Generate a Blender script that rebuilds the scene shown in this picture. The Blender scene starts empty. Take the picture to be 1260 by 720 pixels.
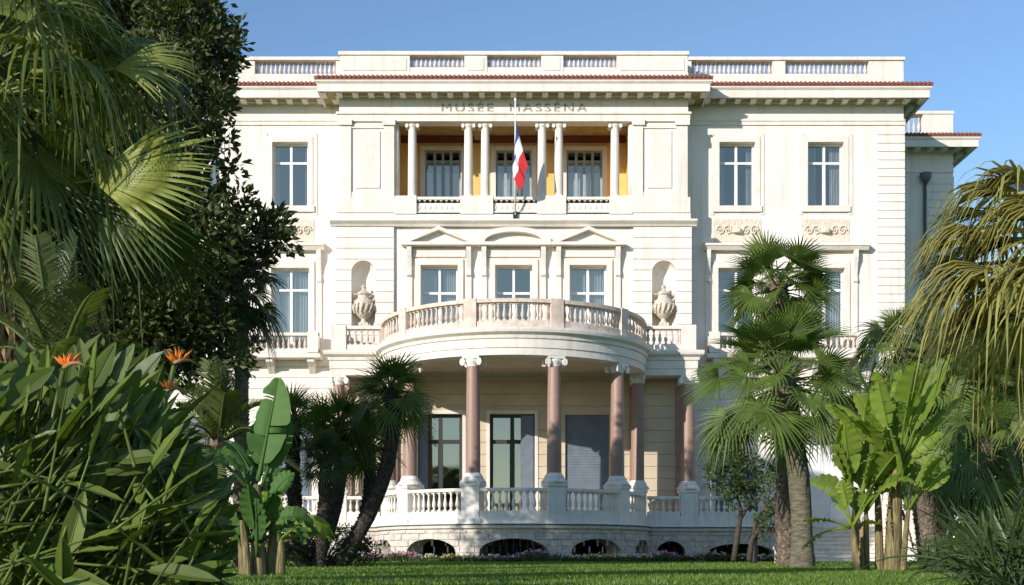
import bpy, math, random
from math import sin, cos, pi, radians as R, sqrt, atan2
from mathutils import Vector, Matrix
random.seed(7)
S = bpy.context.scene
COL = S.collection
# ---------------------------------------------------------------- camera, light, exposure
EYE = 1.6; F = 1500.0; D0 = 44.0            # eye height, focal length in photo pixels, camera to facade distance
def PX(x, D): return (x - 632) * D / F       # measuring helpers: photo measurement at a known distance -> metres
def PZ(y, D): return EYE + (685 - y) * D / F
cd = bpy.data.cameras.new('camera'); cam = bpy.data.objects.new('camera', cd); COL.objects.link(cam)
cam.location = (0, -D0, EYE); cam.rotation_euler = (pi/2, 0, 0)
cd.sensor_width = 36; cd.lens = 36 * F / 1260; cd.shift_x = -2/1260; cd.shift_y = 325/1260
cd.clip_start = 0.1; cd.clip_end = 6000
S.camera = cam
SUN_EL, SUN_AZ, SUN_E, SKY_E, EXPO = R(19), R(42), 4.3, 0.15, 0.34
W = bpy.data.worlds.new('World'); S.world = W; W.use_nodes = True
nt = W.node_tree; nt.nodes.clear()
sk = nt.nodes.new('ShaderNodeTexSky'); sk.sky_type = 'NISHITA'; sk.sun_disc = False
sk.sun_elevation = SUN_EL; sk.sun_rotation = pi + SUN_AZ; sk.altitude = 0; sk.air_density = 1.0; sk.dust_density = 0.1; sk.ozone_density = 3.4
bg = nt.nodes.new('ShaderNodeBackground'); bg.inputs[1].default_value = SKY_E
wo = nt.nodes.new('ShaderNodeOutputWorld')
nt.links.new(sk.outputs[0], bg.inputs[0]); nt.links.new(bg.outputs[0], wo.inputs[0])
sd = bpy.data.lights.new('sun', 'SUN'); sd.energy = SUN_E; sd.angle = R(0.5); sd.color = (1.0, 0.935, 0.885)
sun = bpy.data.objects.new('sun', sd); COL.objects.link(sun)
sdir = Vector((-sin(SUN_AZ)*cos(SUN_EL), -cos(SUN_AZ)*cos(SUN_EL), sin(SUN_EL)))
sun.rotation_euler = sdir.to_track_quat('Z', 'Y').to_euler(); sun.location = (-20, -60, 30)
vs = S.view_settings; vs.view_transform = 'Standard'; vs.look = 'None'; vs.exposure = EXPO; vs.gamma = 1; vs.use_curve_mapping = False
S.cycles.transparent_max_bounces = 16; S.cycles.max_bounces = 8; S.cycles.diffuse_bounces = 4

# ---------------------------------------------------------------- materials
def newmat(name):
    m = bpy.data.materials.new(name); m.use_nodes = True
    n = m.node_tree.nodes; n.clear()
    o = n.new('ShaderNodeOutputMaterial'); p = n.new('ShaderNodeBsdfPrincipled')
    m.node_tree.links.new(p.outputs[0], o.inputs[0])
    return m, n, m.node_tree.links, p, o
def mat(name, c, rough=0.8, c2=None, scale=2.0, bump=0.0, bscale=20, stain=None, metallic=0, spec=0.3, stretch=(1,1,1), detail=6):
    m, n, l, p, o = newmat(name)
    p.inputs['Roughness'].default_value = rough; p.inputs['Metallic'].default_value = metallic
    p.inputs['Specular IOR Level'].default_value = spec
    tc = n.new('ShaderNodeTexCoord'); mp = n.new('ShaderNodeMapping'); mp.inputs['Scale'].default_value = stretch
    l.new(tc.outputs['Object'], mp.inputs[0])
    c2 = c2 or tuple(x*0.8 for x in c)
    ns = n.new('ShaderNodeTexNoise'); ns.inputs['Scale'].default_value = scale; ns.inputs['Detail'].default_value = detail
    l.new(mp.outputs[0], ns.inputs['Vector'])
    rp = n.new('ShaderNodeValToRGB'); rp.color_ramp.elements[0].position = 0.35; rp.color_ramp.elements[1].position = 0.65
    rp.color_ramp.elements[0].color = (*c2, 1); rp.color_ramp.elements[1].color = (*c, 1)
    l.new(ns.outputs[0], rp.inputs[0]); out = rp.outputs[0]
    if stain:
        mp2 = n.new('ShaderNodeMapping'); mp2.inputs['Scale'].default_value = (3.0, 3.0, 0.22); l.new(tc.outputs['Object'], mp2.inputs[0])
        s2 = n.new('ShaderNodeTexNoise'); s2.inputs['Scale'].default_value = 1.6; s2.inputs['Detail'].default_value = 8
        l.new(mp2.outputs[0], s2.inputs['Vector'])
        r2 = n.new('ShaderNodeValToRGB'); r2.color_ramp.elements[0].position = 0.52; r2.color_ramp.elements[1].position = 0.78
        r2.color_ramp.elements[0].color = (0,0,0,1); r2.color_ramp.elements[1].color = (0.6,0.6,0.6,1)
        l.new(s2.outputs[0], r2.inputs[0])
        mx = n.new('ShaderNodeMix'); mx.data_type = 'RGBA'; l.new(r2.outputs[0], mx.inputs['Factor'])
        l.new(out, mx.inputs[6]); mx.inputs[7].default_value = (*stain, 1); out = mx.outputs[2]
    l.new(out, p.inputs['Base Color'])
    if bump:
        b = n.new('ShaderNodeTexNoise'); b.inputs['Scale'].default_value = bscale; b.inputs['Detail'].default_value = 5
        l.new(mp.outputs[0], b.inputs['Vector'])
        bp = n.new('ShaderNodeBump'); bp.inputs['Strength'].default_value = bump; bp.inputs['Distance'].default_value = 0.05
        l.new(b.outputs[0], bp.inputs['Height']); l.new(bp.outputs[0], p.inputs['Normal'])
    return m
def leafmat(name, a, b, trans=0.3, rough=0.45, spec=0.4, tcol=None, scale=1.2):
    m, n, l, p, o = newmat(name)
    g = n.new('ShaderNodeNewGeometry'); oi = n.new('ShaderNodeObjectInfo'); tc = n.new('ShaderNodeTexCoord')
    ns = n.new('ShaderNodeTexNoise'); ns.inputs['Scale'].default_value = scale; ns.inputs['Detail'].default_value = 3
    l.new(tc.outputs['Object'], ns.inputs['Vector'])
    m1 = n.new('ShaderNodeMath'); m1.operation = 'MULTIPLY_ADD'; m1.inputs[1].default_value = 0.5
    l.new(g.outputs['Random Per Island'], m1.inputs[0])
    m2 = n.new('ShaderNodeMath'); m2.operation = 'MULTIPLY_ADD'; m2.inputs[1].default_value = 0.25; m2.inputs[2].default_value = 0.0
    l.new(oi.outputs['Random'], m2.inputs[0]); 
    m3 = n.new('ShaderNodeMath'); m3.operation = 'MULTIPLY_ADD'; m3.inputs[1].default_value = 0.6; m3.inputs[2].default_value = -0.12
    l.new(ns.outputs[0], m3.inputs[0]); 
    ad = n.new('ShaderNodeMath'); ad.operation = 'ADD'; l.new(m2.outputs[0], ad.inputs[0]); l.new(m3.outputs[0], ad.inputs[1])
    l.new(ad.outputs[0], m1.inputs[2])
    mx = n.new('ShaderNodeMix'); mx.data_type = 'RGBA'; l.new(m1.outputs[0], mx.inputs['Factor'])
    mx.clamp_factor = True
    mx.inputs[6].default_value = (*a, 1); mx.inputs[7].default_value = (*b, 1)
    l.new(mx.outputs[2], p.inputs['Base Color'])
    p.inputs['Roughness'].default_value = rough; p.inputs['Specular IOR Level'].default_value = spec
    t = n.new('ShaderNodeBsdfTranslucent')
    tm = n.new('ShaderNodeMix'); tm.data_type = 'RGBA'; tm.blend_type = 'MULTIPLY'; tm.inputs['Factor'].default_value = 1
    l.new(mx.outputs[2], tm.inputs[6]); tm.inputs[7].default_value = (*(tcol or (1.5, 1.6, 0.6)), 1)
    l.new(tm.outputs[2], t.inputs[0])
    ms = n.new('ShaderNodeMixShader'); ms.inputs[0].default_value = trans
    l.new(p.outputs[0], ms.inputs[1]); l.new(t.outputs[0], ms.inputs[2]); l.new(ms.outputs[0], o.inputs[0])
    return m
M = {}
M['stone'] = mat('facade_stone', (0.80,0.735,0.655), 0.85, (0.745,0.68,0.595), 0.9, 0.25, 14, stain=(0.53,0.46,0.37))
M['stone2'] = mat('trim_stone', (0.76,0.705,0.62), 0.8, (0.69,0.63,0.54), 2.4, 0.25, 18, stain=(0.55,0.48,0.39))
M['plaster'] = mat('portico_plaster', (0.60,0.50,0.36), 0.85, (0.52,0.43,0.30), 1.2, 0.2, 12)
M['rough_stone'] = mat('basement_stone', (0.66,0.60,0.52), 0.9, (0.50,0.45,0.38), 5.0, 0.9, 9, stain=(0.36,0.32,0.27))
M['marble'] = mat('white_marble', (0.82,0.775,0.69), 0.6, (0.74,0.69,0.60), 2.2, 0.15, 20, stain=(0.45,0.40,0.32))
M['weathered'] = mat('weathered_balustrade', (0.72,0.62,0.52), 0.85, (0.56,0.45,0.36), 5.0, 0.3, 25, stain=(0.36,0.27,0.20))
M['urn'] = mat('urn_stone', (0.70,0.62,0.50), 0.8, (0.48,0.40,0.30), 9.0, 0.9, 14)
M['granite'] = mat('pink_granite', (0.33,0.205,0.155), 0.5, (0.285,0.175,0.13), 14, 0.05, 60, spec=0.5)
M['darkline'] = mat('dark_ledge', (0.10,0.09,0.08), 0.9)
M['modillion'] = mat('olive_soffit', (0.36,0.34,0.12), 0.8, (0.28,0.26,0.10), 3)
M['tile'] = mat('roof_tile', (0.33,0.12,0.08), 0.85, (0.20,0.08,0.06), 14, 0.3, 30)
M['white'] = mat('white_paint', (0.78,0.77,0.74), 0.45, (0.72,0.71,0.68), 4)
M['dark_frame'] = mat('dark_door_paint', (0.045,0.05,0.045), 0.5)
M['shutter'] = mat('grey_blue_shutter', (0.16,0.19,0.22), 0.55, (0.13,0.155,0.185), 3)
M['lshutter'] = mat('teal_shutter', (0.31,0.37,0.39), 0.5, (0.25,0.31,0.33), 3)
M['ochre'] = mat('ochre_paint', (0.82,0.52,0.18), 0.8, (0.74,0.45,0.15), 2)
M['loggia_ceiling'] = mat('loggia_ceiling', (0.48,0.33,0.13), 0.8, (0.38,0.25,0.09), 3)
M['red_band'] = mat('painted_red_band', (0.22,0.07,0.04), 0.8)
M['curtain'] = mat('white_curtain', (0.42,0.43,0.42), 0.9, (0.26,0.28,0.29), 6, stretch=(6,1,0.3))
M['pale_curtain'] = mat('pale_curtain', (0.74,0.74,0.70), 0.9, (0.60,0.60,0.57), 6, stretch=(6,1,0.3))
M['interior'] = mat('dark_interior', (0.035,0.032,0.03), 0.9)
M['letter'] = mat('engraved_letter', (0.36,0.31,0.26), 0.8)
M['iron'] = mat('black_iron', (0.02,0.02,0.02), 0.5)
M['zinc'] = mat('zinc_pipe', (0.16,0.17,0.17), 0.5, metallic=0.3)
M['relief'] = mat('carved_relief', (0.72,0.63,0.50), 0.85, (0.62,0.53,0.41), 8, 0.8, 12)
M['blue'] = mat('flag_blue', (0.03,0.05,0.22), 0.7); M['fwhite'] = mat('flag_white', (0.75,0.75,0.75), 0.7, (0.7,0.7,0.7)); M['red'] = mat('flag_red', (0.55,0.03,0.04), 0.7)
M['trunk'] = mat('palm_bark', (0.24,0.19,0.14), 0.95, (0.09,0.07,0.05), 16, 1.0, 16)
M['trunk_smooth'] = mat('smooth_palm_bark', (0.17,0.155,0.10), 0.95, (0.085,0.075,0.05), 6, 0.7, 10, stretch=(1,1,3))
M['bark'] = mat('tree_bark', (0.10,0.08,0.06), 0.95, (0.05,0.04,0.03), 10, 0.8, 20)
M['trunk_dark'] = mat('dark_palm_bark', (0.085,0.065,0.05), 0.95, (0.03,0.025,0.02), 16, 1.0, 16)
M['dead'] = leafmat('dead_frond', (0.16,0.11,0.05), (0.34,0.26,0.13), 0.15, 0.8, 0.1, (1.2,1.1,0.8))
M['fan'] = leafmat('fan_palm_leaf', (0.038,0.072,0.016), (0.17,0.235,0.048), 0.35)
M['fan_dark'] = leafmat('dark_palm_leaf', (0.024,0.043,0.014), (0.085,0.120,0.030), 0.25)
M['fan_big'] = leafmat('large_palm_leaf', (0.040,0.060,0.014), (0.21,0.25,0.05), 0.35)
M['fan_lit'] = leafmat('sunlit_palm_leaf', (0.13,0.16,0.03), (0.40,0.42,0.10), 0.35)  # brighter leaf copy: sunlight on some fronds is put into the colour
M['fan_olive'] = leafmat('drying_palm_leaf', (0.10,0.125,0.028), (0.52,0.47,0.15), 0.35, tcol=(1.4,1.2,0.5))
M['feather'] = leafmat('feather_palm_leaf', (0.045,0.070,0.018), (0.14,0.17,0.045), 0.3)
M['magnolia'] = leafmat('magnolia_leaf', (0.020,0.030,0.008), (0.095,0.110,0.030), 0.18, 0.5, 0.3, scale=0.6)
M['bird'] = leafmat('strelitzia_leaf', (0.012,0.030,0.007), (0.20,0.265,0.050), 0.25, 0.42, 0.28, scale=2.5)
M['banana'] = leafmat('banana_leaf', (0.055,0.110,0.018), (0.30,0.39,0.06), 0.42, 0.5, 0.3, (1.7,1.7,0.4))
M['banana_dark'] = leafmat('blue_green_banana_leaf', (0.030,0.080,0.022), (0.10,0.20,0.045), 0.3, 0.6, 0.2)
M['bstem'] = mat('banana_stem', (0.27,0.22,0.09), 0.75, (0.10,0.075,0.035), 7, 0.6, 14, stretch=(4,4,0.5))
M['shrub'] = leafmat('shrub_leaf', (0.030,0.055,0.02), (0.10,0.15,0.045), 0.25)
M['bed'] = leafmat('bed_leaf', (0.03,0.05,0.02), (0.13,0.16,0.06), 0.2)
M['grass'] = leafmat('grass_blade', (0.048,0.098,0.012), (0.17,0.255,0.036), 0.33, scale=.35)
M['orange'] = mat('orange_petal', (0.80,0.22,0.02), 0.5, (0.7,0.16,0.02)); M['beak'] = mat('flower_beak', (0.25,0.22,0.08), 0.5, (0.28,0.08,0.05), 12)
M['pink'] = mat('pink_petal', (0.55,0.20,0.38), 0.6); M['yellow'] = mat('yellow_petal', (0.65,0.55,0.10), 0.6); M['pale'] = mat('pale_petal', (0.6,0.6,0.55), 0.6)
M['lawn'] = mat('lawn_ground', (0.075,0.15,0.018), 0.95, (0.045,0.10,0.012), 0.8, 0.8, 40)
def glassmat(name, k):
    m, n, l, p, o = newmat(name)
    g = n.new('ShaderNodeBsdfGlossy'); g.inputs['Roughness'].default_value = 0.03; g.inputs[0].default_value = (1.0,0.88,0.68,1)
    t = n.new('ShaderNodeBsdfTransparent'); t.inputs[0].default_value = (0.84,0.86,0.85,1)
    tc = n.new('ShaderNodeTexCoord'); ns = n.new('ShaderNodeTexNoise'); ns.inputs['Scale'].default_value = 0.9; l.new(tc.outputs['Object'], ns.inputs['Vector'])
    bp = n.new('ShaderNodeBump'); bp.inputs['Strength'].default_value = 0.12; bp.inputs['Distance'].default_value = 0.02
    l.new(ns.outputs[0], bp.inputs['Height']); l.new(bp.outputs[0], g.inputs['Normal'])
    ms = n.new('ShaderNodeMixShader'); ms.inputs[0].default_value = k
    l.new(t.outputs[0], ms.inputs[1]); l.new(g.outputs[0], ms.inputs[2]); l.new(ms.outputs[0], o.inputs[0]); n.remove(p)
    return m
M['glass'] = glassmat('window_glass', 0.28)
M['dglass'] = glassmat('dark_window_glass', 0.30)

# ---------------------------------------------------------------- mesh building helpers
class MB:
    def __init__(s): s.v = []; s.f = []; s.mi = []; s.cur = 0
    def add(s, vs, fs):
        b = len(s.v); s.v.extend(vs); s.f.extend([tuple(i+b for i in f) for f in fs]); s.mi.extend([s.cur]*len(fs)); return s
    def box(s, x0,x1,y0,y1,z0,z1):
        return s.add([(x0,y0,z0),(x1,y0,z0),(x1,y1,z0),(x0,y1,z0),(x0,y0,z1),(x1,y0,z1),(x1,y1,z1),(x0,y1,z1)],
                     [(3,2,1,0),(4,5,6,7),(0,1,5,4),(1,2,6,5),(2,3,7,6),(3,0,4,7)])
    def obox(s, c, rot, hx,hy,hz):     # box turned about z
        cs, sn = cos(rot), sin(rot); vs = []
        for z in (-hz,hz):
            for x,y in ((-hx,-hy),(hx,-hy),(hx,hy),(-hx,hy)): vs.append((c[0]+x*cs-y*sn, c[1]+x*sn+y*cs, c[2]+z))
        return s.add(vs, [(3,2,1,0),(4,5,6,7),(0,1,5,4),(1,2,6,5),(2,3,7,6),(3,0,4,7)])
    def lathe(s, prof, c=(0,0,0), n=20, a0=0, a1=2*pi):   # prof: (r,z)
        full = abs(a1-a0-2*pi) < 1e-6; k = n if full else n+1; vs = []
        for r,z in prof:
            for i in range(k):
                a = a0+(a1-a0)*i/n; vs.append((c[0]+r*cos(a), c[1]+r*sin(a), c[2]+z))
        fs = []
        for j in range(len(prof)-1):
            for i in range(n):
                i2 = (i+1)%k if full else i+1
                fs.append((j*k+i, j*k+i2, (j+1)*k+i2, (j+1)*k+i))
        if full: fs.append(tuple(range(k-1,-1,-1))); fs.append(tuple((len(prof)-1)*k+i for i in range(k)))
        return s.add(vs, fs)
    def extrude_x(s, prof, x0, x1):     # prof: closed list (y,z), swept along x with caps
        n = len(prof); vs = [(x0,y,z) for y,z in prof]+[(x1,y,z) for y,z in prof]
        fs = [(i,(i+1)%n,n+(i+1)%n,n+i) for i in range(n)]+[tuple(range(n-1,-1,-1)), tuple(range(n,2*n))]
        return s.add(vs, fs)
    def extrude_y(s, prof, y0, y1):     # prof: (x,z)
        n = len(prof); vs = [(x,y0,z) for x,z in prof]+[(x,y1,z) for x,z in prof]
        fs = [(i,(i+1)%n,n+(i+1)%n,n+i) for i in range(n)]+[tuple(range(n-1,-1,-1)), tuple(range(n,2*n))]
        return s.add(vs, fs)
    def sweep(s, prof, path):           # prof: closed (out,z); path: [(x,y,nx,ny)] outward normals (mitred)
        n = len(prof); vs = []; fs = []
        for (x,y,nx,ny) in path:
            for o,z in prof: vs.append((x+nx*o, y+ny*o, z))
        for j in range(len(path)-1):
            for i in range(n): fs.append((j*n+i, j*n+(i+1)%n, (j+1)*n+(i+1)%n, (j+1)*n+i))
        fs.append(tuple(range(n-1,-1,-1))); fs.append(tuple((len(path)-1)*n+i for i in range(n)))
        return s.add(vs, fs)
    def tube(s, pts, rad, n=8, cap=True, jit=0):
        pts = [Vector(p) for p in pts]; vs = []
        for i,p in enumerate(pts):
            t = (pts[min(i+1,len(pts)-1)]-pts[max(i-1,0)]).normalized()
            a = t.cross(Vector((0,1,0.1))); a.normalize(); b = t.cross(a)
            r = rad[i] if isinstance(rad,(list,tuple)) else rad
            for k in range(n):
                q = 2*pi*k/n; rr = r*(1+random.uniform(-jit,jit)); vs.append(tuple(p+(a*cos(q)+b*sin(q))*rr))
        fs = [(j*n+k, j*n+(k+1)%n, (j+1)*n+(k+1)%n, (j+1)*n+k) for j in range(len(pts)-1) for k in range(n)]
        if cap: fs.append(tuple(range(n-1,-1,-1))); fs.append(tuple((len(pts)-1)*n+k for k in range(n)))
        return s.add(vs, fs)
    def build(s, name, m, parent=None, smooth=False, loc=None):
        me = bpy.data.meshes.new(name); me.from_pydata(s.v, [], s.f); 
        for x in (m if isinstance(m, list) else [m]): me.materials.append(M[x])
        if any(s.mi): me.polygons.foreach_set('material_index', s.mi)
        if smooth: me.polygons.foreach_set('use_smooth', [True]*len(s.f))
        me.update()
        o = bpy.data.objects.new(name, me); COL.objects.link(o)
        if parent: o.parent = parent
        if loc: o.location = loc
        return o
def smooth_auto(o, ang=35):
    me = o.data; me.polygons.foreach_set('use_smooth', [True]*len(me.polygons))
    try: me.set_sharp_from_angle(angle=R(ang))
    except Exception: pass
    return o
def tag(o, label=None, cat=None, group=None, kind=None):
    if label: o['label'] = label
    if cat: o['category'] = cat
    if group: o['group'] = group
    if kind: o['kind'] = kind
    return o
def empty(name, loc, label, cat, group=None, parent=None):
    o = bpy.data.objects.new(name, None); COL.objects.link(o); o.location = loc; o.empty_display_size = 0.3
    if parent: o.parent = parent
    else: tag(o, label, cat, group)
    return o
def link_copy(src, parent, loc, rz=0, name=None):
    c = src.copy(); COL.objects.link(c); c.parent = parent; c.location = loc; c.rotation_euler = (0,0,rz)
    return c

def wall(mb, mp, u0, u1, z0, z1, ops=(), depth=0.3, step=99, caps=False, ends=False):
    """surface u0..u1 x z0..z1 with openings (ou0,ou1,oz0,oz1,rise); mp(u,z,d) maps to space, d = depth inwards"""
    cuts = {u0, u1}
    def top(o, u):
        if not o[4]: return o[3]
        q = (u-(o[0]+o[1])/2)/((o[1]-o[0])/2); return o[3]-o[4]*(1-sqrt(max(0,1-q*q)))
    for o in ops:
        if o[1] <= u0 or o[0] >= u1 or o[2] >= z1 or o[3] <= z0: continue
        k = 14 if o[4] else 1
        for i in range(k+1):
            u = (o[0]+o[1])/2-(o[1]-o[0])/2*cos(pi*i/k) if k > 1 else (o[0] if i == 0 else o[1])
            if u0 < u < u1: cuts.add(u)
        for u in (o[0],o[1]):
            if u0 < u < u1: cuts.add(u)
    n = max(1, int(math.ceil((u1-u0)/step)))
    for i in range(1,n): cuts.add(u0+(u1-u0)*i/n)
    cs = sorted(cuts); cs = [c for i,c in enumerate(cs) if i == 0 or c-cs[i-1] > 1e-5]
    cl = lambda z: max(z0, min(z1, z))
    q = lambda pts: mb.add([mp(*p) for p in pts], [tuple(range(len(pts)))])
    for a, b in zip(cs[:-1], cs[1:]):
        m = (a+b)/2
        act = sorted([o for o in ops if o[0] < m < o[1] and o[2] < z1 and top(o,m) > z0], key=lambda o: o[2])
        zl = zr = z0
        for o in act:
            lo = cl(o[2])
            if lo > min(zl, zr)+1e-5: q([(a,zl,0),(b,zr,0),(b,lo,0),(a,lo,0)])
            if o[2] > z0: q([(a,lo,0),(b,lo,0),(b,lo,depth),(a,lo,depth)])
            zl, zr = cl(top(o,a)), cl(top(o,b))
            if top(o,m) < z1: q([(a,zl,0),(a,zl,depth),(b,zr,depth),(b,zr,0)])
        if zl < z1-1e-5 or zr < z1-1e-5: q([(a,zl,0),(b,zr,0),(b,z1,0),(a,z1,0)])
        if caps:
            if not act or act[0][2] > z0: q([(a,z0,0),(a,z0,depth),(b,z0,depth),(b,z0,0)])
            if not act or top(act[-1],m) < z1: q([(a,z1,0),(b,z1,0),(b,z1,depth),(a,z1,depth)])
    for o in ops:
        for u, sgn in ((o[0],1),(o[1],-1)):
            if u <= u0 or u >= u1: continue
            lo, hi = cl(o[2]), cl(o[3]-o[4])
            if hi > lo+1e-5: q([(u,lo,0),(u,lo,depth),(u,hi,depth),(u,hi,0)])
    if caps or ends:
        for u in (u0,u1): q([(u,z0,0),(u,z1,0),(u,z1,depth),(u,z0,depth)])
def plane_y(y, proud=0): return lambda u,z,d: (u, y-proud+d, z)
def arc(cx, cy, r): return lambda u,z,d: (cx+(r-d)*sin(u/r), cy-(r-d)*cos(u/r), z)
def rustic(mb, y, u0, u1, z0, z1, h, ops=(), proud=0.03, gap=0.03):
    n = max(1, round((z1-z0)/h)); h = (z1-z0)/n
    for i in range(n):
        wall(mb, plane_y(y, proud), u0, u1, z0+i*h+gap/2, z0+(i+1)*h-gap/2, ops, proud+0.002, caps=True)

# ---------------------------------------------------------------- terrain
def ground_z(x, y):
    d = y + D0
    pts = [(-3000,0.0),(3.0,0.0),(5.5,0.75),(8.5,1.22),(12,1.31),(25,1.345),(38,1.43),(44,1.45),(6000,1.45)]
    for (a,za),(b,zb) in zip(pts[:-1], pts[1:]):
        if d <= b:
            t = (d-a)/(b-a); return za+(zb-za)*t
    return 1.45
mb = MB()
xs = [-3000,-600,-150,-60,-30]+[i*1.5 for i in range(-16,17)]+[30,60,150,600,3000]
ys = [-3000,-600,-150]+[-44+i*1.0 for i in range(-6,46)]+[4,20,60,200,900,3000]
for y in ys:
    for x in xs: mb.v.append((x,y,ground_z(x,y)+(0.012*sin(x*1.7+y)+0.01*sin(y*2.3-x*.6) if abs(x)<30 and -34<y<-8 else 0)))
nx = len(xs)
for j in range(len(ys)-1):
    for i in range(nx-1): mb.f.append((j*nx+i,j*nx+i+1,(j+1)*nx+i+1,(j+1)*nx+i)); mb.mi.append(0)
tag(mb.build('lawn_ground','lawn',None,True), kind='structure')

# ---------------------------------------------------------------- the museum
B = empty('museum_building', (0,0,1.4), 'cream stone villa with a semicircular columned portico and roof balustrades', 'building')
B.location = (0,0,0)
WY = 0.95                                      # wings stand back from the central block
GZ = 1.40
CXW = 6.30                                     # half width of the central block
WXE = 14.38
WIN_X = (8.24, 11.50)
# --- central block upper storey
UP = 13.62; OPZ0, OPZ1 = 14.57, 17.29
mb = MB(); wall(mb, plane_y(0), -CXW, CXW, UP, 18.30, [(-4.28,4.28,14.44,OPZ1,0)], 0.45)
for s in (-1,1): mb.add([(s*CXW,0,UP),(s*CXW,0,18.3),(s*CXW,WY,18.3),(s*CXW,WY,UP)], [(0,1,2,3)])
mb.build('wall','stone',B)
# flanks: strips and framed panel
for s in (-1,1):
    mb = MB()
    def bx(a,b,y0,z0,z1): mb.box(min(s*a,s*b),max(s*a,s*b),y0,0.01,z0,z1)
    bx(5.86,6.27,-0.07,14.55,17.2); bx(4.31,4.66,-0.07,14.55,17.2)
    bx(4.66,5.86,-0.05,14.55,14.75); bx(4.66,5.86,-0.05,17.05,17.2); bx(4.82,5.70,-0.035,14.9,16.95)
    mb.build('panelled_pilaster','stone2',B)
mb = MB()
mb.box(-6.36,6.36,-0.08,0.0,17.29,17.60); mb.box(-6.40,6.40,-0.13,-0.08,17.54,17.62)
for s in (-1,1):
    for a,b in ((5.82,6.34),(4.26,4.72)): mb.box(min(s*a,s*b),max(s*a,s*b),-0.14,-0.08,17.14,17.34); 
mb.build('architrave','stone2',B)
# plinth zone below the loggia columns and storey band
mb = MB()
mb.box(-6.38,6.38,-0.06,0,13.75,14.0)
for s in (-1,1): mb.box(min(s*4.28,s*6.36),max(s*4.28,s*6.36),-0.10,-0.0,14.0,14.55)
mb.extrude_x([(0.0,13.50),(-0.10,13.50),(-0.14,13.56),(-0.27,13.66),(-0.27,13.72),(-0.08,13.78),(0.0,13.78)], -6.6, 6.6)
mb.build('storey_band','stone2',B)
# --- loggia
mb = MB(); LY = 2.35
dops = [(c-0.68,c+0.68,14.45,17.05,0) for c in (-2.69,0,2.69)]
wall(mb, plane_y(LY), -4.28, 4.28, 14.4, 17.6, dops, 0.12)
for s in (-1,1): mb.add([(s*4.28,0.4,14.4),(s*4.28,LY,14.4),(s*4.28,LY,17.6),(s*4.28,0.4,17.6)],[(0,1,2,3)])
mb.build('loggia_wall','ochre',B)
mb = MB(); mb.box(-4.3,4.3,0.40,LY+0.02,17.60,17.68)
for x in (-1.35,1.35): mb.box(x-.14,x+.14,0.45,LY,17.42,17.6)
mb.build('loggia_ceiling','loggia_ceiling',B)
mb = MB(); mb.box(-4.27,4.27,LY-0.06,LY-0.002,17.32,17.58); mb.build('painted_band','red_band',B)
MB().box(-4.3,4.3,0.0,LY+0.05,14.36,14.44).build('loggia_floor','stone2',B)
mb = MB()
for c in (-2.69,0,2.69):
    mb.box(c-.86,c-.68,LY-.05,LY+.0,14.44,17.2); mb.box(c+.68,c+.86,LY-.05,LY,14.44,17.2); mb.box(c-.68,c+.68,LY-.05,LY,17.05,17.2)
mb.build('door_surround','stone2',B)
WN = [0]
VAR = [(.97,.02),(.97,.30),(.97,.05),(.0,.0),(.97,.18),(.97,.03),(.97,.36),(.97,.10),(.0,0),(.97,.22),(.97,.02)]
def glazed(cx, z0, z1, w, y, frame='white', glass='glass', transom=0.3, curtain=0.0, name='window', mull=True, fw=0.07, cgap=None, label=None, cmat='curtain'):
    f = MB(); a, b = cx-w/2, cx+w/2; zt = z1-(z1-z0)*transom
    f.box(a,a+fw,y,y+.06,z0,z1); f.box(b-fw,b,y,y+.06,z0,z1); f.box(a+fw,b-fw,y,y+.06,z1-fw,z1); f.box(a+fw,b-fw,y,y+.06,z0,z0+fw*1.4)
    f.box(a+fw,b-fw,y-.01,y+.055,zt-fw*.6,zt+fw*.6)
    if mull: f.box(cx-fw*.75,cx+fw*.75,y-.02,y+.05,z0+fw*1.4,zt-fw*.6); f.box(cx-fw*.6,cx+fw*.6,y-.02,y+.05,zt+fw*.6,z1-fw)
    w_ = f.build(name, frame, B)
    MB().add([(a+fw,y+.03,z0+fw),(b-fw,y+.03,z0+fw),(b-fw,y+.03,z1-fw),(a+fw,y+.03,z1-fw)],[(0,1,2,3)]).build('glass', glass, w_)
    if curtain > .9: WN[0] += 1; curtain, cgap = VAR[WN[0]*7 % len(VAR)]
    if curtain:
        cm = MB(); g = cgap if cgap is not None else random.uniform(.05,.25)
        for s in (-1,1):
            xa, xb = cx+s*w*g, cx+s*w*.5; n = 22; v=[]; fc=[]
            for i in range(n+1):
                x = xa+(xb-xa)*i/n; yy = y+.22+.035*sin(i*1.9)
                v += [(x,yy,z0),(x,yy,z1-(z1-z0)*(1-curtain))]
            fc = [(2*i,2*i+2,2*i+3,2*i+1) for i in range(n)]; cm.add(v,fc)
        cm.build('curtain',cmat,w_)
    if label: w_['label'] = label
    return w_
for c in (-2.69,0,2.69):
    glazed(c,14.46,17.05,1.36,LY+.06,frame='lshutter',curtain=.70,transom=.16,cgap=.06,cmat='pale_curtain')
    m_ = MB()
    for s in (-1,1):
        m_.box(min(c+s*.26,c+s*.36),max(c+s*.26,c+s*.36),LY-.02,LY+.05,14.5,17.0)
    m_.build('shutter_leaf','lshutter',B)
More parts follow.
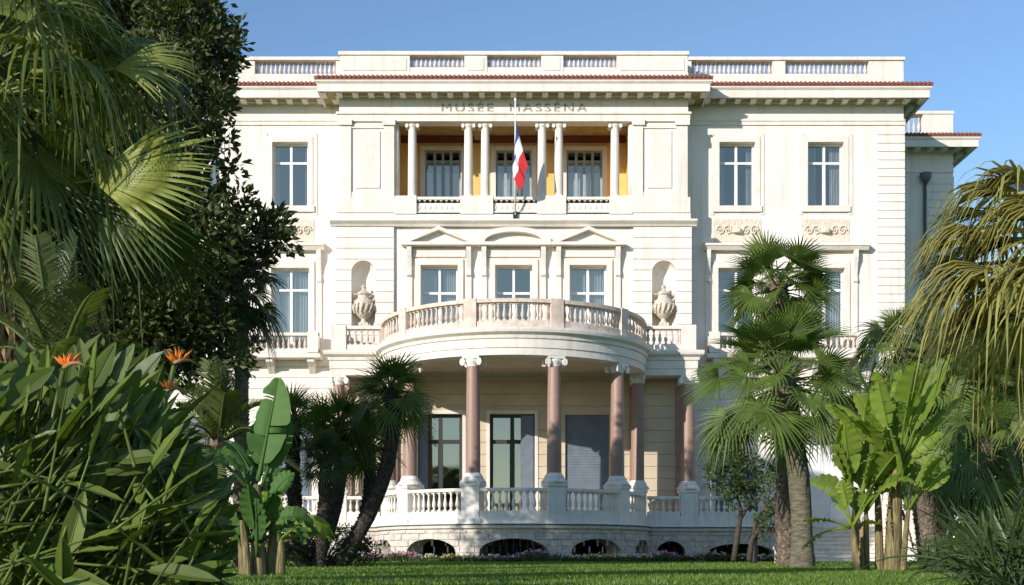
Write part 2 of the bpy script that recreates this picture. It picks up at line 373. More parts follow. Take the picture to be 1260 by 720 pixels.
def ionic(mb, c, r, h, rot=0):
    # abacus, echinus and two scrolls whose axes run front to back
    cs, sn = cos(rot), sin(rot)
    mb.obox((c[0],c[1],c[2]+h*.88), rot, r*1.35, r*1.25, h*.12)
    mb.lathe([(r*.95,0),(r*1.0,h*.15),(r*1.25,h*.5),(r*1.25,h*.76)], c, 16)
    for s in (-1,1):
        for e in (-1,1):
            q = Vector((s*r*1.35, e*r*1.05, h*.42)); n = 12; vs = []
            for yy in (-r*.18, r*.18):
                for k in range(n):
                    a = 2*pi*k/n; x = q.x+r*.42*cos(a); y = q.y+yy; z = q.z+h*.38*sin(a)
                    vs.append((c[0]+x*cs-y*sn, c[1]+x*sn+y*cs, c[2]+z))
            mb.add(vs, [(k,(k+1)%n,n+(k+1)%n,n+k) for k in range(n)]+[tuple(range(n-1,-1,-1)),tuple(range(n,2*n))])
def column(x, y, z0, z1, r, shaft, trim, rot=0, cap_h=0.3, base_h=0.22, label=None):
    H = z1-z0-cap_h-base_h; sh = MB()
    sh.lathe([(r*(1-.14*(t**1.6)), H*t) for t in [i/8 for i in range(9)]], (0,0,base_h), 20)
    o = sh.build('column', shaft, B, True, (x,y,z0)); smooth_auto(o,50)
    b = MB(); b.lathe([(r*1.30,0.0),(r*1.36,base_h*.25),(r*1.30,base_h*.5),(r*1.1,base_h*.6),(r*1.18,base_h*.8),(r*1.02,base_h)], (0,0,0), 20); b.build('column_base', trim, o, True)
    c = MB(); ionic(c, (0,0,base_h+H), r*.88, cap_h, rot); c.build('capital', trim, o)
    if label: o['label'] = label
    return o
for x in (-3.67,-1.64,-1.03,1.03,1.64,3.67): column(x, 0.2, 14.55, 17.29, 0.165, 'stone2','stone2',cap_h=.2,base_h=.14)
for s in (-1,1): MB().lathe([(.15,0),(.13,2.7)], (s*4.28,0.2,14.56), 12).build('half_column','stone2',B,True)

# --- balusters and balustrades
def baluster_mesh(h, r):
    m = MB(); m.box(-r*.9,r*.9,-r*.9,r*.9,0,h*.09); m.box(-r*.9,r*.9,-r*.9,r*.9,h*.91,h)
    m.lathe([(r*.55,h*.09),(r*.6,h*.13),(r*.45,h*.17),(r*.85,h*.27),(r*.98,h*.36),(r*.85,h*.47),(r*.5,h*.66),(r*.4,h*.80),(r*.62,h*.84),(r*.5,h*.91)], (0,0,0), 10)
    return m
far = {}     # the balusters past the hundred largest, gathered in one mesh per colour
REST = MB()
BAL = {}
def baluster(x, y, z, h, r, m, parent=None, rot=0):
    if parent is None:
        REST.cur = {'weathered':0,'marble':1,'stone2':2}[m]
        g = baluster_mesh(h, r); cs,sn = cos(rot),sin(rot)
        REST.add([(x+a*cs-b*sn,y+a*sn+b*cs,z+c) for a,b,c in g.v], g.f); return
    k = (round(h,3),r,m)
    if k not in BAL:
        o = baluster_mesh(h,r).build('baluster', m, parent); smooth_auto(o,40); BAL[k] = o; o.location = (x,y,z); o.rotation_euler=(0,0,rot)
    else: link_copy(BAL[k], parent, (x,y,z), rot)
def balustrade_line(xa, xb, y, z0, z1, piers=(), n=None, m='marble', sub=False, pw=.18, rail=.11, plinth=.14, th=.13, pitch=.22, r=.068, name='balustrade', pierm=None, solid=()):
    """straight balustrade along x; piers are centre positions; solid are (a,b) closed stretches"""
    g = MB(); g.box(xa,xb,y-th,y+th,z1-rail,z1); g.box(xa,xb,y-th*.9,y+th*.9,z0,z0+plinth)
    ps = sorted([(p-pw,p+pw) for p in piers]+list(solid))
    for a,b in ps: g.box(a,b,y-th-.035,y+th+.035,z0-.001,z1+.03)
    o = g.build(name, m if not pierm else pierm, B)
    gaps = []; cur = xa
    for a,b in ps:
        if a > cur+.1: gaps.append((cur,a))
        cur = max(cur,b)
    if xb > cur+.1: gaps.append((cur,xb))
    for a,b in gaps:
        k = max(1, round((b-a)/pitch))
        for i in range(k): baluster(a+(b-a)*(i+.5)/k, y, z0+plinth, z1-rail-z0-plinth, r, m, o if sub else None)
    return o
# loggia balustrade
balustrade_line(-4.28,4.28,0.03,13.95,14.57,m='stone2',pitch=.2,r=.06,rail=.1,plinth=.08,th=.10,solid=[(-4.28,-3.5),(-1.93,-.74),(.84,1.89),(3.45,4.28)])
MB().box(-4.27,4.27,0.30,0.45,13.7,14.45).build('loggia_back_wall','plaster',B)
# --- central cornice + modillions + tiles + parapet
def cornice(mb, mt, md, x0, x1, y, zt, out, front_only=False):
    # corona
    mb.extrude_x([(y,zt-.50),(y-.12,zt-.50),(y-.18,zt-.42),(y-out+.08,zt-.42),(y-out+.08,zt-.40),(y-out+.04,zt-.38),(y-out+.04,zt-.22),(y-out-.03,zt-.12),(y-out-.03,zt-.06),(y,zt-.06)], x0-out, x1+out)
MOD = []
def mod_block(x, y, zt):
    if not MOD: o = MB().box(-.10,.10,-.24,.24,-.14,0).build('modillion','stone2',B); MOD.append(o)
    else: o = MOD[0].copy(); COL.objects.link(o)
    o.location = (x,y,zt-.462)
def build_cornice(x0, x1, y, zt, out, side_y):
    prof = [(0,zt-.52),(.12,zt-.52),(.14,zt-.46),(out-.10,zt-.46),(out-.10,zt-.56),(out-.02,zt-.56),(out-.02,zt-.30),(out+.05,zt-.22),(out+.05,zt-.17),(0,zt-.17)]
    s2 = sqrt(2)
    path = [(x0,side_y,-1,0),(x0,y,-1,-1),(x1,y,1,-1),(x1,side_y,1,0)]
    c = MB(); c.sweep(prof, path); o = c.build('cornice','stone2',B)
    t = MB(); t.sweep([(0,zt-.165),(out+.07,zt-.165),(out+.09,zt-.05),(out*.3,zt+.0),(0,zt+.0)], path)
    n = int((x1-x0+2*out)/.16)
    for i in range(n):
        x = x0-out+(x1-x0+2*out)*(i+.5)/n
        t.tube([(x,y-out-.12,zt-.075),(x,y-.25,zt+.03)], .055, 6)
    t.build('roof_tiles','tile',B)
    n = int((x1-x0+2*out)/.58); md = lambda x,yy: mod_block(x,yy,zt)
    hy = (out-.24)/2
    for i in range(n+1): md(x0-out+.2+(x1-x0+2*out-.4)*i/n, y-.12-hy)
    for xx,s in ((x0,-1),(x1,1)):
        for q in range(4):
            if abs(xx) > 14 and y+.4+q*.58 < side_y: md(xx+s*(.12+hy), y+.4+q*.58)
    f = MB(); f.sweep([(.15,zt-.4635),(.15,zt-.47),(out-.11,zt-.47),(out-.11,zt-.4635)], path); f.build('soffit','modillion',B)
build_cornice(-CXW, CXW, 0, 18.70, 0.70, WY)
mb = MB(); mb.box(-6.28,6.28,0.0,0.5,18.6,18.95); mb.box(-6.28,6.28,.02,.4,19.05,19.27); mb.box(-6.33,6.33,-.05,.5,19.70,19.83); mb.box(-6.30,6.30,-.02,.48,18.95,19.05)
segs = [(-6.28,-3.75),(-1.78,-.96),(.99,1.79),(3.72,6.28)]
for a,b in segs: mb.box(a,b,0.0,.42,19.05,19.70)
for a,b in segs: mb.box(a+.12,b-.12,-.02,0.005,19.15,19.6)
for s in (-1,1): mb.box(min(s*6.28,s*6.18),max(s*6.28,s*6.18),0.42,5,18.6,19.8)
mb.build('parapet','stone2',B)
for a,b in ((-3.75,-1.78),(-.96,.99),(1.79,3.72)):
    k = 12
    for i in range(k): baluster(a+(b-a)*(i+.5)/k,.2,19.27,.44,.066,'weathered')
# lettering on the frieze
tcu = bpy.data.curves.new('lettering','FONT'); tcu.body = 'MUSÉE  MASSÉNA'; tcu.size = .42; tcu.extrude = .012; tcu.align_x = 'CENTER'; tcu.space_character = 1.28; tcu.offset = .0
to = bpy.data.objects.new('tmp', tcu); COL.objects.link(to); bpy.context.view_layer.update()
me = bpy.data.meshes.new_from_object(to.evaluated_get(bpy.context.evaluated_depsgraph_get())); bpy.data.objects.remove(to)
wd = max(v.co.x for v in me.vertices)-min(v.co.x for v in me.vertices); k = 5.25/wd
me.materials.append(M['letter']); lo = bpy.data.objects.new('lettering', me); COL.objects.link(lo); lo.parent = B
lo.rotation_euler = (pi/2,0,0); lo.scale = (k,1.0,1); lo.location = (0.0,-0.015,17.66)
# --- central block, first floor
wops = [(c-.67,c+.67,8.9,12.13,0) for c in (-2.69,0,2.69)]
nops = [(s*5.42-.43,s*5.42+.43,9.9,12.28,.43) for s in (-1,1)]
mb = MB(); wall(mb, plane_y(0.06), -4.32, 4.32, 8.0, 13.6, wops, .28); mb.build('wall','stone',B)
for s in (-1,1):
    a,b = sorted((s*4.32,s*6.42)); no = [nops[0] if s<0 else nops[1]]
    mb = MB(); wall(mb, plane_y(-.02), a, b, 8.0, 13.6, no, .1)
    mb.add([(s*6.42,-.02,8),(s*6.42,WY,8),(s*6.42,WY,13.6),(s*6.42,-.02,13.6)],[(0,1,2,3)])
    mb.add([(s*4.32,-.05,8),(s*4.32,.06,8),(s*4.32,.06,13.6),(s*4.32,-.05,13.6)],[(0,1,2,3)])
    rustic(mb, -.02, a, b, 8.8, 13.5, .39, no, .035, .028)
    # niche: half cylinder and half dome
    c = s*5.42; N = 14
    vs=[]; fs=[]
    rings = [(1,9.9)]+[(cos(pi/2*t/6), 11.85+.43*sin(pi/2*t/6)) for t in range(7)]
    for (k_,z) in rings:
        for i in range(N+1):
            a_ = pi*i/N; vs.append((c-.43*k_*cos(a_), -.02+.08*0+ .50*k_*sin(a_), z))
    for j in range(len(rings)-1):
        for i in range(N): fs.append((j*(N+1)+i,j*(N+1)+i+1,(j+1)*(N+1)+i+1,(j+1)*(N+1)+i))
    mb.add(vs,fs); mb.box(c-.5,c+.5,-.14,.5,9.78,9.9)
    mb.build('rusticated_wall','stone',B)
for c in (-2.69,0,2.69): glazed(c,8.92,12.13,1.34,.32,curtain=.96,transom=.30,cgap=.04)
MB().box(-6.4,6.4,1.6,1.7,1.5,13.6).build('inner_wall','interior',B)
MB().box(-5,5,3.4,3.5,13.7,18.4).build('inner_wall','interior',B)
# surrounds + consoles + pediments
mb = MB(); cons = MB()
for c in (-2.69,0,2.69):
    for s in (-1,1):
        mb.box(min(c+s*.67,c+s*.87),max(c+s*.67,c+s*.87),-.02,.06,8.9,12.13)
        x = c+s*1.07
        cons = MB(); cons.box(x-.10,x+.10,-.015,.06,9.0,12.4)
        cons.extrude_x([(.06,12.80),(-.20,12.80),(-.20,12.62),(-.12,12.35),(-.06,12.0),(-.10,11.75),(.06,11.62)], x-.085, x+.085); cons.build('console','stone2',B)
    mb.box(c-.87,c+.87,-.02,.06,12.13,12.36); mb.box(c-.95,c+.95,-.01,.06,12.42,12.70)
mb.build('window_surround','stone2',B)
for c in (-2.69,0,2.69):
    p = MB(); w_ = 1.34
    p.box(c-w_,c+w_,-.30,.06,12.79,12.90)
    if c:
        p.extrude_y([(c-w_+.12,12.9),(c+w_-.12,12.9),(c,13.36)], -.06, .06)
        for s in (-1,1):
            p.extrude_y([(c+s*w_,12.9),(c+s*(w_-.3),12.9),(c,13.33),(c,13.46)] if s>0 else [(c,13.46),(c,13.33),(c-(w_-.3),12.9),(c-w_,12.9)], -.30, .06)
    else:
        A = [(w_*cos(pi*i/16), 12.9+.53*sin(pi*i/16)**.9) for i in range(17)]
        Bq = [((w_-.3)*cos(pi*i/16), 12.9+.36*sin(pi*i/16)) for i in range(17)]
        for i in range(16):
            p.extrude_y([A[i],A[i+1],Bq[i+1],Bq[i]], -.30, .06)
        p.extrude_y([((w_-.2)*cos(pi*i/16), 12.9+.42*sin(pi*i/16)) for i in range(17)], -.06, .06)
    p.build('pediment','stone2',B)
# --- wings
sops = []
for s in (-1,1):
    ops = []
    for x in WIN_X:
        ops += [(s*x-.66,s*x+.66,14.52,16.88,0),(s*x-.70,s*x+.70,9.0,12.24,0),(s*x-.8,s*x+.8,3.0,6.75,0)]
    a,b = sorted((s*CXW,s*WXE))
    mb = MB(); wall(mb, plane_y(WY), a, b, GZ-.2, 18.4, ops, .28)
    mb.add([(s*WXE,WY,GZ-.2),(s*WXE,14,GZ-.2),(s*WXE,14,18.7),(s*WXE,WY,18.7)],[(0,1,2,3)])
    mb.build('wall','stone',B)
    mb = MB(); qa,qb = sorted((s*(WXE-.98),s*(WXE+.035)))
    rustic(mb, WY, qa, qb, 8.8, 17.45, .31, (), .035, .03)
    rustic(mb, WY, a, b, 2.9, 8.6, .42, ops, .035, .03)
    mb.build('rustication','stone',B)
    mb = MB()
    mb.box(a,b+(.05 if s>0 else 0),WY-.05,WY,17.50,17.72); mb.box(a,b,WY-.08,WY-.05,17.64,17.72); mb.box(a,b,WY-.10,WY,8.6,8.82)
    for x in WIN_X:
        c = s*x
        for t in (-1,1): mb.box(min(c+t*.66,c+t*.84),max(c+t*.66,c+t*.84),WY-.05,WY,14.52,16.88)
        mb.box(c-.84,c+.84,WY-.05,WY,16.88,17.08); mb.box(c-.90,c+.90,WY-.09,WY,14.30,14.52); mb.box(c-1.0,c-.84,WY-.025,WY,14.2,17.2); mb.box(c+.84,c+1.0,WY-.025,WY,14.2,17.2)
        for t in (-1,1): mb.box(min(c+t*.70,c+t*.9),max(c+t*.70,c+t*.9),WY-.05,WY,9.0,12.24)
        mb.box(c-.9,c+.9,WY-.05,WY,12.24,12.5)
        for t in (-1,1):
            xx = c+t*1.08; mb.box(xx-.09,xx+.09,WY-.06,WY,9.0,12.5)
            mb.extrude_x([(WY,12.86),(WY-.26,12.86),(WY-.25,12.6),(WY-.15,12.3),(WY-.08,11.95),(WY-.13,11.75),(WY,11.6)], xx-.075, xx+.075)
    x0,x1 = sorted((s*6.98,s*13.04))
    mb.extrude_x([(WY,12.86),(WY-.22,12.86),(WY-.30,12.98),(WY-.34,13.0),(WY-.34,13.08),(WY,13.16)], x0, x1)
    mb.build('window_surround','stone2',B)
    for x in WIN_X:
        c = s*x; rp = MB()
        rp.box(c-.88,c+.88,WY-.02,WY,13.22,14.04)
        for k_ in range(-1,2,2):
            for sc in (.34,.62):
                pts = [(c+k_*(sc+.16*(1-q/14)*cos(q*.8)), WY-.045, 13.62+.2*(1-q/14)*sin(q*.8)) for q in range(14)]
                rp.tube(pts, .035, 5)
        rp.lathe([(.20,-.1),(.22,0),(.10,.1)], (c,WY-.03,13.62), 10)
        rp.build('relief_panel','relief',B)
        glazed(c,14.52,16.88,1.32,WY+.24,curtain=.97,transom=.30,cgap=.02 if x<9 else .06,name='window')
        glazed(c,9.02,12.24,1.40,WY+.24,curtain=.97,transom=.24,cgap=.05)
        sh = MB(); sh.box(c-.8,c+.8,WY+.10,WY+.15,3.0,6.75)
        for i in range(37): sh.box(c-.78,c+.78,WY+.085,WY+.10,3.05+i*.1,3.12+i*.1)
        sh.build('shutter','shutter',B)
    # first floor balcony of the wing
    x0,x1 = sorted((s*7.1,s*12.9)); sl = MB()
    sl.box(x0-.06,x1+.06,WY-.72,WY,8.83,8.98); sl.box(x0,x1,WY-.60,WY,8.98,9.03)
    for x in (7.4,8.9,10.0,11.1,12.6): sl.extrude_x([(WY,8.83),(WY-.6,8.83),(WY-.6,8.7),(WY-.3,8.55),(WY,8.3)], s*x-.12, s*x+.12)
    sl.build('balcony_slab','stone2',B)
    balustrade_line(x0,x1,WY-.5,9.03,9.75,piers=(x0+.2,s*9.87,x1-.2),m='weathered',pw=.2,pitch=.2,r=.06,pierm='stone2')
    # parapet
    mb = MB(); a,b = sorted((s*6.3,s*WXE))
    mb.box(a,b,WY,WY+.45,18.6,19.40); mb.box(a,b+.04,WY-.05,WY+.5,19.90,20.02)
    for u,v in ((6.3,6.56),(9.55,10.02),(13.1,14.38)):
        p0,p1 = sorted((s*u,s*v)); mb.box(p0,p1,WY+.01,WY+.42,19.40,19.90)
    mb.box(min(s*WXE,s*(WXE-.4)),max(s*WXE,s*(WXE-.4)),WY+.42,12,18.6,20.0)
    mb.build('parapet','stone2',B)
    for u,v in ((6.56,9.55),(10.02,13.1)):
        k = 18
        for i in range(k): baluster(s*(u+(v-u)*(i+.5)/k),WY+.2,19.40,.5,.068,'weathered')
    # wing cornice
    prof_o = .74
    if s > 0: build_cornice(7.05+.0, WXE, WY, 18.82, prof_o, 9)
    else: build_cornice(-WXE, -7.05, WY, 18.82, prof_o, 9)
# --- set back end wings
RY, RX = 6.35, 18.15
for s in (-1,1):
    a,b = sorted((s*(WXE-.3),s*RX)); op = [(s*15.05-.5,s*15.05+.5,13.5,15.9,0)]
    mb = MB(); wall(mb, plane_y(RY), a, b, GZ-.2, 18.4, op, .3); rustic(mb, RY, min(s*(RX-1.1),s*(RX+.03)), max(s*(RX-1.1),s*(RX+.03)), 2.9, 17.3, .33, (), .035, .03)
    mb.add([(s*RX,RY,GZ-.2),(s*RX,14,GZ-.2),(s*RX,14,18.6),(s*RX,RY,18.6)],[(0,1,2,3)])
    mb.box(a,b,RY-.06,RY,17.45,17.7)
    mb.build('wall','stone',B)
    glazed(s*15.05,13.5,15.9,1.0,RY+.15)
    c0,c1 = (14.9,RX) if s>0 else (-RX,-14.9)
    build_cornice(c0, c1, RY, 18.84, .78, 13)
    mb = MB(); mb.box(a,b,RY,RY+.4,18.6,19.1); mb.box(a,b+.03,RY-.04,RY+.45,19.88,20.0)
    p0,p1 = sorted((s*16.9,s*RX)); mb.box(p0,p1,RY,RY+.4,19.1,19.88); mb.box(min(s*RX,s*(RX-.4)),max(s*RX,s*(RX-.4)),RY+.4,13,18.6,19.98)
    mb.build('parapet','stone2',B)
    for i in range(8): baluster(s*(15.4+i*.2),RY+.2,19.1,.78,.066,'weathered')
    # rainwater pipe with a hopper head
    dp = MB(); x = s*16.95; dp.tube([(x,RY-.12,GZ),(x,RY-.12,17.0)], .07, 10); dp.lathe([(.07,0),(.2,.18),(.24,.34),(.24,.42)], (x,RY-.2,16.95), 12); dp.build('drainpipe','zinc',B,True)
# roof and back
mb = MB(); mb.box(-WXE+.3,WXE-.3,WY+.3,14,18.55,18.7); mb.box(-6.2,6.2,.3,WY+.4,18.5,18.68); mb.box(-RX+.2,RX-.2,RY+.3,14,18.5,18.65); mb.build('roof','stone2',B)
mb = MB(); mb.add([(-RX,14,1.3),(RX,14,1.3),(RX,14,18.7),(-RX,14,18.7)],[(0,1,2,3)]); mb.build('wall','stone',B)
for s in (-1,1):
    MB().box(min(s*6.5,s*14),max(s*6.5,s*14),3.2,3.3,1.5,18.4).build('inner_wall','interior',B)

# --- portico
PCY, PR = -1.0, 4.35; CZ0, CZ1 = 4.10, 7.96; DECK = 2.80
# ground floor wall behind the portico
gops = [(-3.45,-1.85,DECK,6.75,0),(-.86,.76,DECK,6.75,0),(1.86,3.44,DECK,6.72,0)]
mb = MB(); wall(mb, plane_y(0.0), -6.42, 6.42, 2.5, 8.1, gops, .25)
for s in (-1,1): mb.add([(s*6.42,0,2.5),(s*6.42,WY,2.5),(s*6.42,WY,8.1),(s*6.42,0,8.1)],[(0,1,2,3)])
rustic(mb, 0, -6.40, 6.40, 3.1, 7.9, .42, gops, .03, .028)
mb.build('wall','plaster',B)
for i,(a,b,z0,z1,_) in enumerate(gops):
    if i < 2:
        glazed((a+b)/2, z0, z1, b-a, .18, frame='dark_frame', glass='dglass', transom=.25, name='door', fw=.12)
        fm = MB(); fm.box(a-.12,a,-.06,.0,z0,z1+.12); fm.box(b,b+.12,-.06,0,z0,z1+.12); fm.box(a,b,-.06,0,z1,z1+.12); fm.build('door_surround','stone2',B)
        if i == 1: MB().box(b-.50,b-.04,.02,.07,z0+.05,z1-.05).build('shutter_leaf','shutter',B)
        if i == 0: MB().box(a+.03,a+.36,.02,.07,z0+.05,z1-.05).build('shutter_leaf','shutter',B)
    else:
        sh = MB(); sh.box(a,b,.08,.14,z0,z1)
        for k_ in range(39): sh.box(a+.02,b-.02,.065,.08,z0+.03+k_*.1,z0+.10+k_*.1)
        sh.build('shutter','shutter',B)
# pale boxes whose colour stands in for bright far windows seen through the door
mb = MB(); mb.box(-.62,-.2,1.50,1.55,4.1,5.2); mb.box(-.62,-.2,1.50,1.55,2.95,3.95); mb.box(.0,.35,1.50,1.55,2.95,5.3); mb.build('far_window_panel','curtain',B)
# pilasters on the wall
for x in (-6.0,-4.35,4.35,6.0): MB().box(x-.17,x+.17,-.16,0,DECK,7.7).build('pilaster','granite',B)
# outline of the portico: straight side bays and the bow
def outline(r, xe, ys, n=48):
    """path with outward normals: side end, side front, bow, side front, side end; r = bow radius"""
    a0 = math.acos(max(-1,min(1,(-(ys-PCY))/r)))  # angle from front where the bow meets the straight front
    P = [(-xe,0.3,-1,0),(-xe,ys,-1,-1)]
    P.append((-r*sin(a0), ys, -.35, -1))
    for i in range(1,n):
        a = -a0+2*a0*i/n; P.append((r*sin(a), PCY-r*cos(a), sin(a), -cos(a)))
    P.append((r*sin(a0), ys, .35, -1)); P += [(xe,ys,1,-1),(xe,0.3,1,0)]
    return P
YS = PCY-.27
RB = PR+.27
mb = MB()
pth = outline(RB, 6.42, YS)
prof = [(-.5,CZ1),(0,CZ1),(0,CZ1+.22),(.035,CZ1+.23),(.035,CZ1+.50),(.08,CZ1+.52),(.10,CZ1+.62),(.22,CZ1+.70),(.24,CZ1+.78),(.24,CZ1+.84),(.02,CZ1+.90),(-.5,CZ1+.90)]
mb.sweep(prof, pth); mb.build('entablature','stone2',B)
def slab_poly(mb, path, z0, z1):
    n = len(path); mb.add([(p[0],p[1],z0) for p in path]+[(p[0],p[1],z1) for p in path], [tuple(range(n-1,-1,-1)), tuple(range(n,2*n))]+[(i,(i+1)%n,n+(i+1)%n,n+i) for i in range(n)])
mb = MB(); slab_poly(mb, outline(RB-.1,6.3,YS+.1), CZ1+.30, CZ1+.88); mb.build('portico_ceiling','plaster',B)
# balcony balustrade on the bow
def arc_pts(a, r): return (r*sin(a), PCY-r*cos(a))
def arc_box(mb, a0, a1, r0, r1, z0, z1, n=6):
    vs = []; 
    for i in range(n+1):
        a = a0+(a1-a0)*i/n
        for r,z in ((r0,z0),(r1,z0),(r1,z1),(r0,z1)): x,y = arc_pts(a,r); vs.append((x,y,z))
    fs = [(4*i+k,4*i+(k+1)%4,4*i+4+(k+1)%4,4*i+4+k) for i in range(n) for k in range(4)]+[(3,2,1,0),(4*n,4*n+1,4*n+2,4*n+3)]
    mb.add(vs, fs)
def arc_balustrade(z0, z1, r, piers, pw, bays, m, pierm, rail, plinth, th, br, aend, sub=True):
    g = MB(); arc_box(g,-aend,aend,r-th,r+th,z1-rail,z1,60); arc_box(g,-aend,aend,r-th*.9,r+th*.9,z0,z0+plinth,60)
    for p in piers: arc_box(g,p-pw/r,p+pw/r,r-th-.03,r+th+.03,z0-.002,z1+.02,4)
    o = g.build('balustrade', pierm, B); smooth_auto(o,30)
    for a,b,k in bays:
        for i in range(k):
            t = a+(b-a)*(i+.5)/k; x,y = arc_pts(t,r); baluster(x,y,z0+plinth,z1-rail-z0-plinth,br,m,o if sub else None,t)
    return o
BZ = CZ1+.88
pa = [R(v) for v in (-86,-52,-17.3,17.3,52,86)]; pwid = .20
bays = []
for a,b in zip(pa[:-1],pa[1:]): bays.append((a+pwid/4.45,b-pwid/4.45,13))
bays = [(a,b,(8 if i in (0,4) else 12)) for i,(a,b,k) in enumerate(bays)]
arc_balustrade(BZ, 9.74, 4.50, pa, pwid, bays, 'weathered','weathered', .12, .20, .14, .068, R(88))
for s in (-1,1):
    x0,x1 = sorted((s*4.62,s*6.40))
    balustrade_line(x0,x1,YS+.16,BZ,9.70,piers=(s*6.14,),m='weathered',pw=.26,sub=False,pierm='stone2',plinth=.2)
    g = MB(); g.box(min(s*6.4,s*6.14),max(s*6.4,s*6.14),YS+.3,-.05,BZ,9.66); g.build('balustrade','stone2',B)
# columns
cols = []
for i,d in enumerate((-86,-52,-17.3,17.3,52,86)):
    a = R(d); x,y = arc_pts(a, PR); cols.append((x,y,a))
for s in (-1,1): cols.append((s*6.16,PCY,0))
for x,y,a in cols:
    column(x, y, CZ0, CZ1, .235, 'granite', 'marble', a, cap_h=.31, base_h=.16)
    p = MB(); p.obox((x,y,(2.62+3.84)/2),a,.30,.30,(3.84-2.62)/2); p.obox((x,y,3.90),a,.34,.34,.06)
    n=16; p.lathe([(.42,0),(.42,.03),(.33,.14)], (x,y,3.96), 16); p.obox((x,y,2.70),a,.36,.36,.1)
    p.build('pedestal','marble',B)
# terrace base (basement storey)
TR = PR+.36; TYS = PCY-.36
XE = 10.3
def bump_wall(mp): return mp
basement = MB()
bm = arc(0, PCY, TR)
aend = math.acos((-(TYS-PCY))/TR)
ub = aend*TR
arches = []
for d,hw in ((0,1.08),(35,1.0),(-35,1.0),(68,.75),(-68,.75)):
    u = R(d)*TR; arches.append((u-hw,u+hw,1.0,2.17,.42))
wall(basement, bm, -ub, ub, 1.2, 2.50, arches, .55, step=.25)
sarch = {1:[(5.0,6.0,1.0,2.14,.4),(6.75,9.1,1.0,2.05,.35)], -1:[(-6.0,-5.0,1.0,2.14,.4),(-9.1,-6.75,1.0,2.05,.35)]}
for s in (-1,1):
    a,b = sorted((s*TR*sin(aend), s*XE)); wall(basement, plane_y(TYS), a, b, 1.2, 2.5, sarch[s], .55)
    basement.add([(s*XE,TYS,1.2),(s*XE,WY,1.2),(s*XE,WY,2.6),(s*XE,TYS,2.6)],[(0,1,2,3)])
bo = basement.build('basement_wall','rough_stone',B)
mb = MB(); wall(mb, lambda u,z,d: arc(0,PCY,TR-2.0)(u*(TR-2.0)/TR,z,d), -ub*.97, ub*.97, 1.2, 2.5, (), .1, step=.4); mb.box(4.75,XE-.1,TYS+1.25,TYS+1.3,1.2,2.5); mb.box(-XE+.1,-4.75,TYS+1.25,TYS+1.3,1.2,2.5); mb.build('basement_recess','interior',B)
# rough bossed stones over the basement
mb = MB()
def boss(mp, u0, u1, z0, z1, ops):
    z = z0; row = 0
    while z < z1-.05:
        h = .21; u = u0-(row%2)*.25
        while u < u1:
            w_ = random.uniform(.38,.6); a, b = max(u,u0)+.012, min(u+w_,u1)-.012
            if b-a > .08: wall(mb, lambda uu,zz,d,mp=mp,pr=random.uniform(.02,.06): mp(uu,zz,d-pr), a, b, z+.01, min(z+h,z1)-.01, ops, .06, step=.3, caps=True)
            u += w_
        z += h; row += 1
boss(bm, -ub, ub, 1.3, 2.44, arches)
for s in (-1,1):
    a,b = sorted((s*TR*sin(aend), s*XE)); boss(plane_y(TYS), a, b, 1.3, 2.44, sarch[s])
mb.build('rough_stone_facing','rough_stone',B)
# grille in the middle arch
mb = MB()
for i in range(9):
    u = -.9+i*.225; p = bm(u,0,.12); mb.tube([(p[0],p[1],1.3),(p[0],p[1],2.14-.12*abs(i-4)/4)], .028, 6)
for z in (1.62,1.95):
    mb.tube([tuple(bm(u_,z,.12)) for u_ in (-1,-.5,0,.5,1)], .018, 6)
mb.build('iron_grille','iron',B)
# ledge
tp = outline(TR, XE, TYS)
mb = MB(); mb.sweep([(-.6,2.50),(.10,2.50),(.13,2.56),(.06,2.60),(.06,2.66),(-.6,2.66)], tp); mb.build('terrace_ledge','marble',B)
mb = MB(); mb.sweep([(-.3,2.605),(.135,2.605),(.135,2.632),(-.3,2.632)], tp); mb.build('terrace_joint','darkline',B)
mb = MB(); slab_poly(mb, outline(TR-.2, XE-.1, TYS+.2), 2.52, DECK); mb.build('terrace_floor','marble',B)
mb = MB(); mb.sweep([(-.34,2.661),(-.085,2.661),(-.085,3.019),(-.34,3.019)], tp); mb.build('balustrade_plinth','marble',B)
# terrace balustrade between pedestals
bays = [(a+.36/PR,b-.36/PR,(7 if i in (0,4) else 9)) for i,(a,b) in enumerate(zip(pa[:-1],pa[1:]))]
arc_balustrade(3.02, 3.77, PR+.16, [], .1, bays, 'marble','marble', .10, .02, .12, .066, R(83))
for s in (-1,1):
    x0,x1 = sorted((s*4.70,s*5.84)); balustrade_line(x0,x1,TYS+.2,3.02,3.72,m='marble',sub=False)
    x0,x1 = sorted((s*6.48,s*10.2)); balustrade_line(x0,x1,TYS+.2,3.02,3.72,piers=(s*7.9,s*10.0),m='marble',sub=False)
REST_OBJ = REST.build('balusters',['weathered','marble','stone2'],B); REST_OBJ['kind'] = 'stuff'; smooth_auto(REST_OBJ,40)
# side entrance: white flight of steps and white panelled wall behind
mb = MB()
for i in range(9):
    mb.box(10.36,13.6,-2.6+i*.33,.94,1.30+i*.155,1.30+(i+1)*.155-.05); mb.box(10.34,13.6,-2.66+i*.33,.93,1.30+(i+1)*.155-.048,1.30+(i+1)*.155)
mb.box(13.6,13.95,-2.7,.9,1.3,3.2)
mb.build('steps','marble',B)
mb = MB(); mb.box(10.45,12.45,.83,.90,2.7,5.7)
for a,b in ((10.55,11.40),(11.50,12.35)):
    for z0,z1 in ((2.85,3.7),(3.85,5.55)): mb.box(a,b,.81,.829,z0,z1); mb.box(a+.12,b-.12,.795,.809,z0+.12,z1-.12)
mb.build('white_door','white',B)

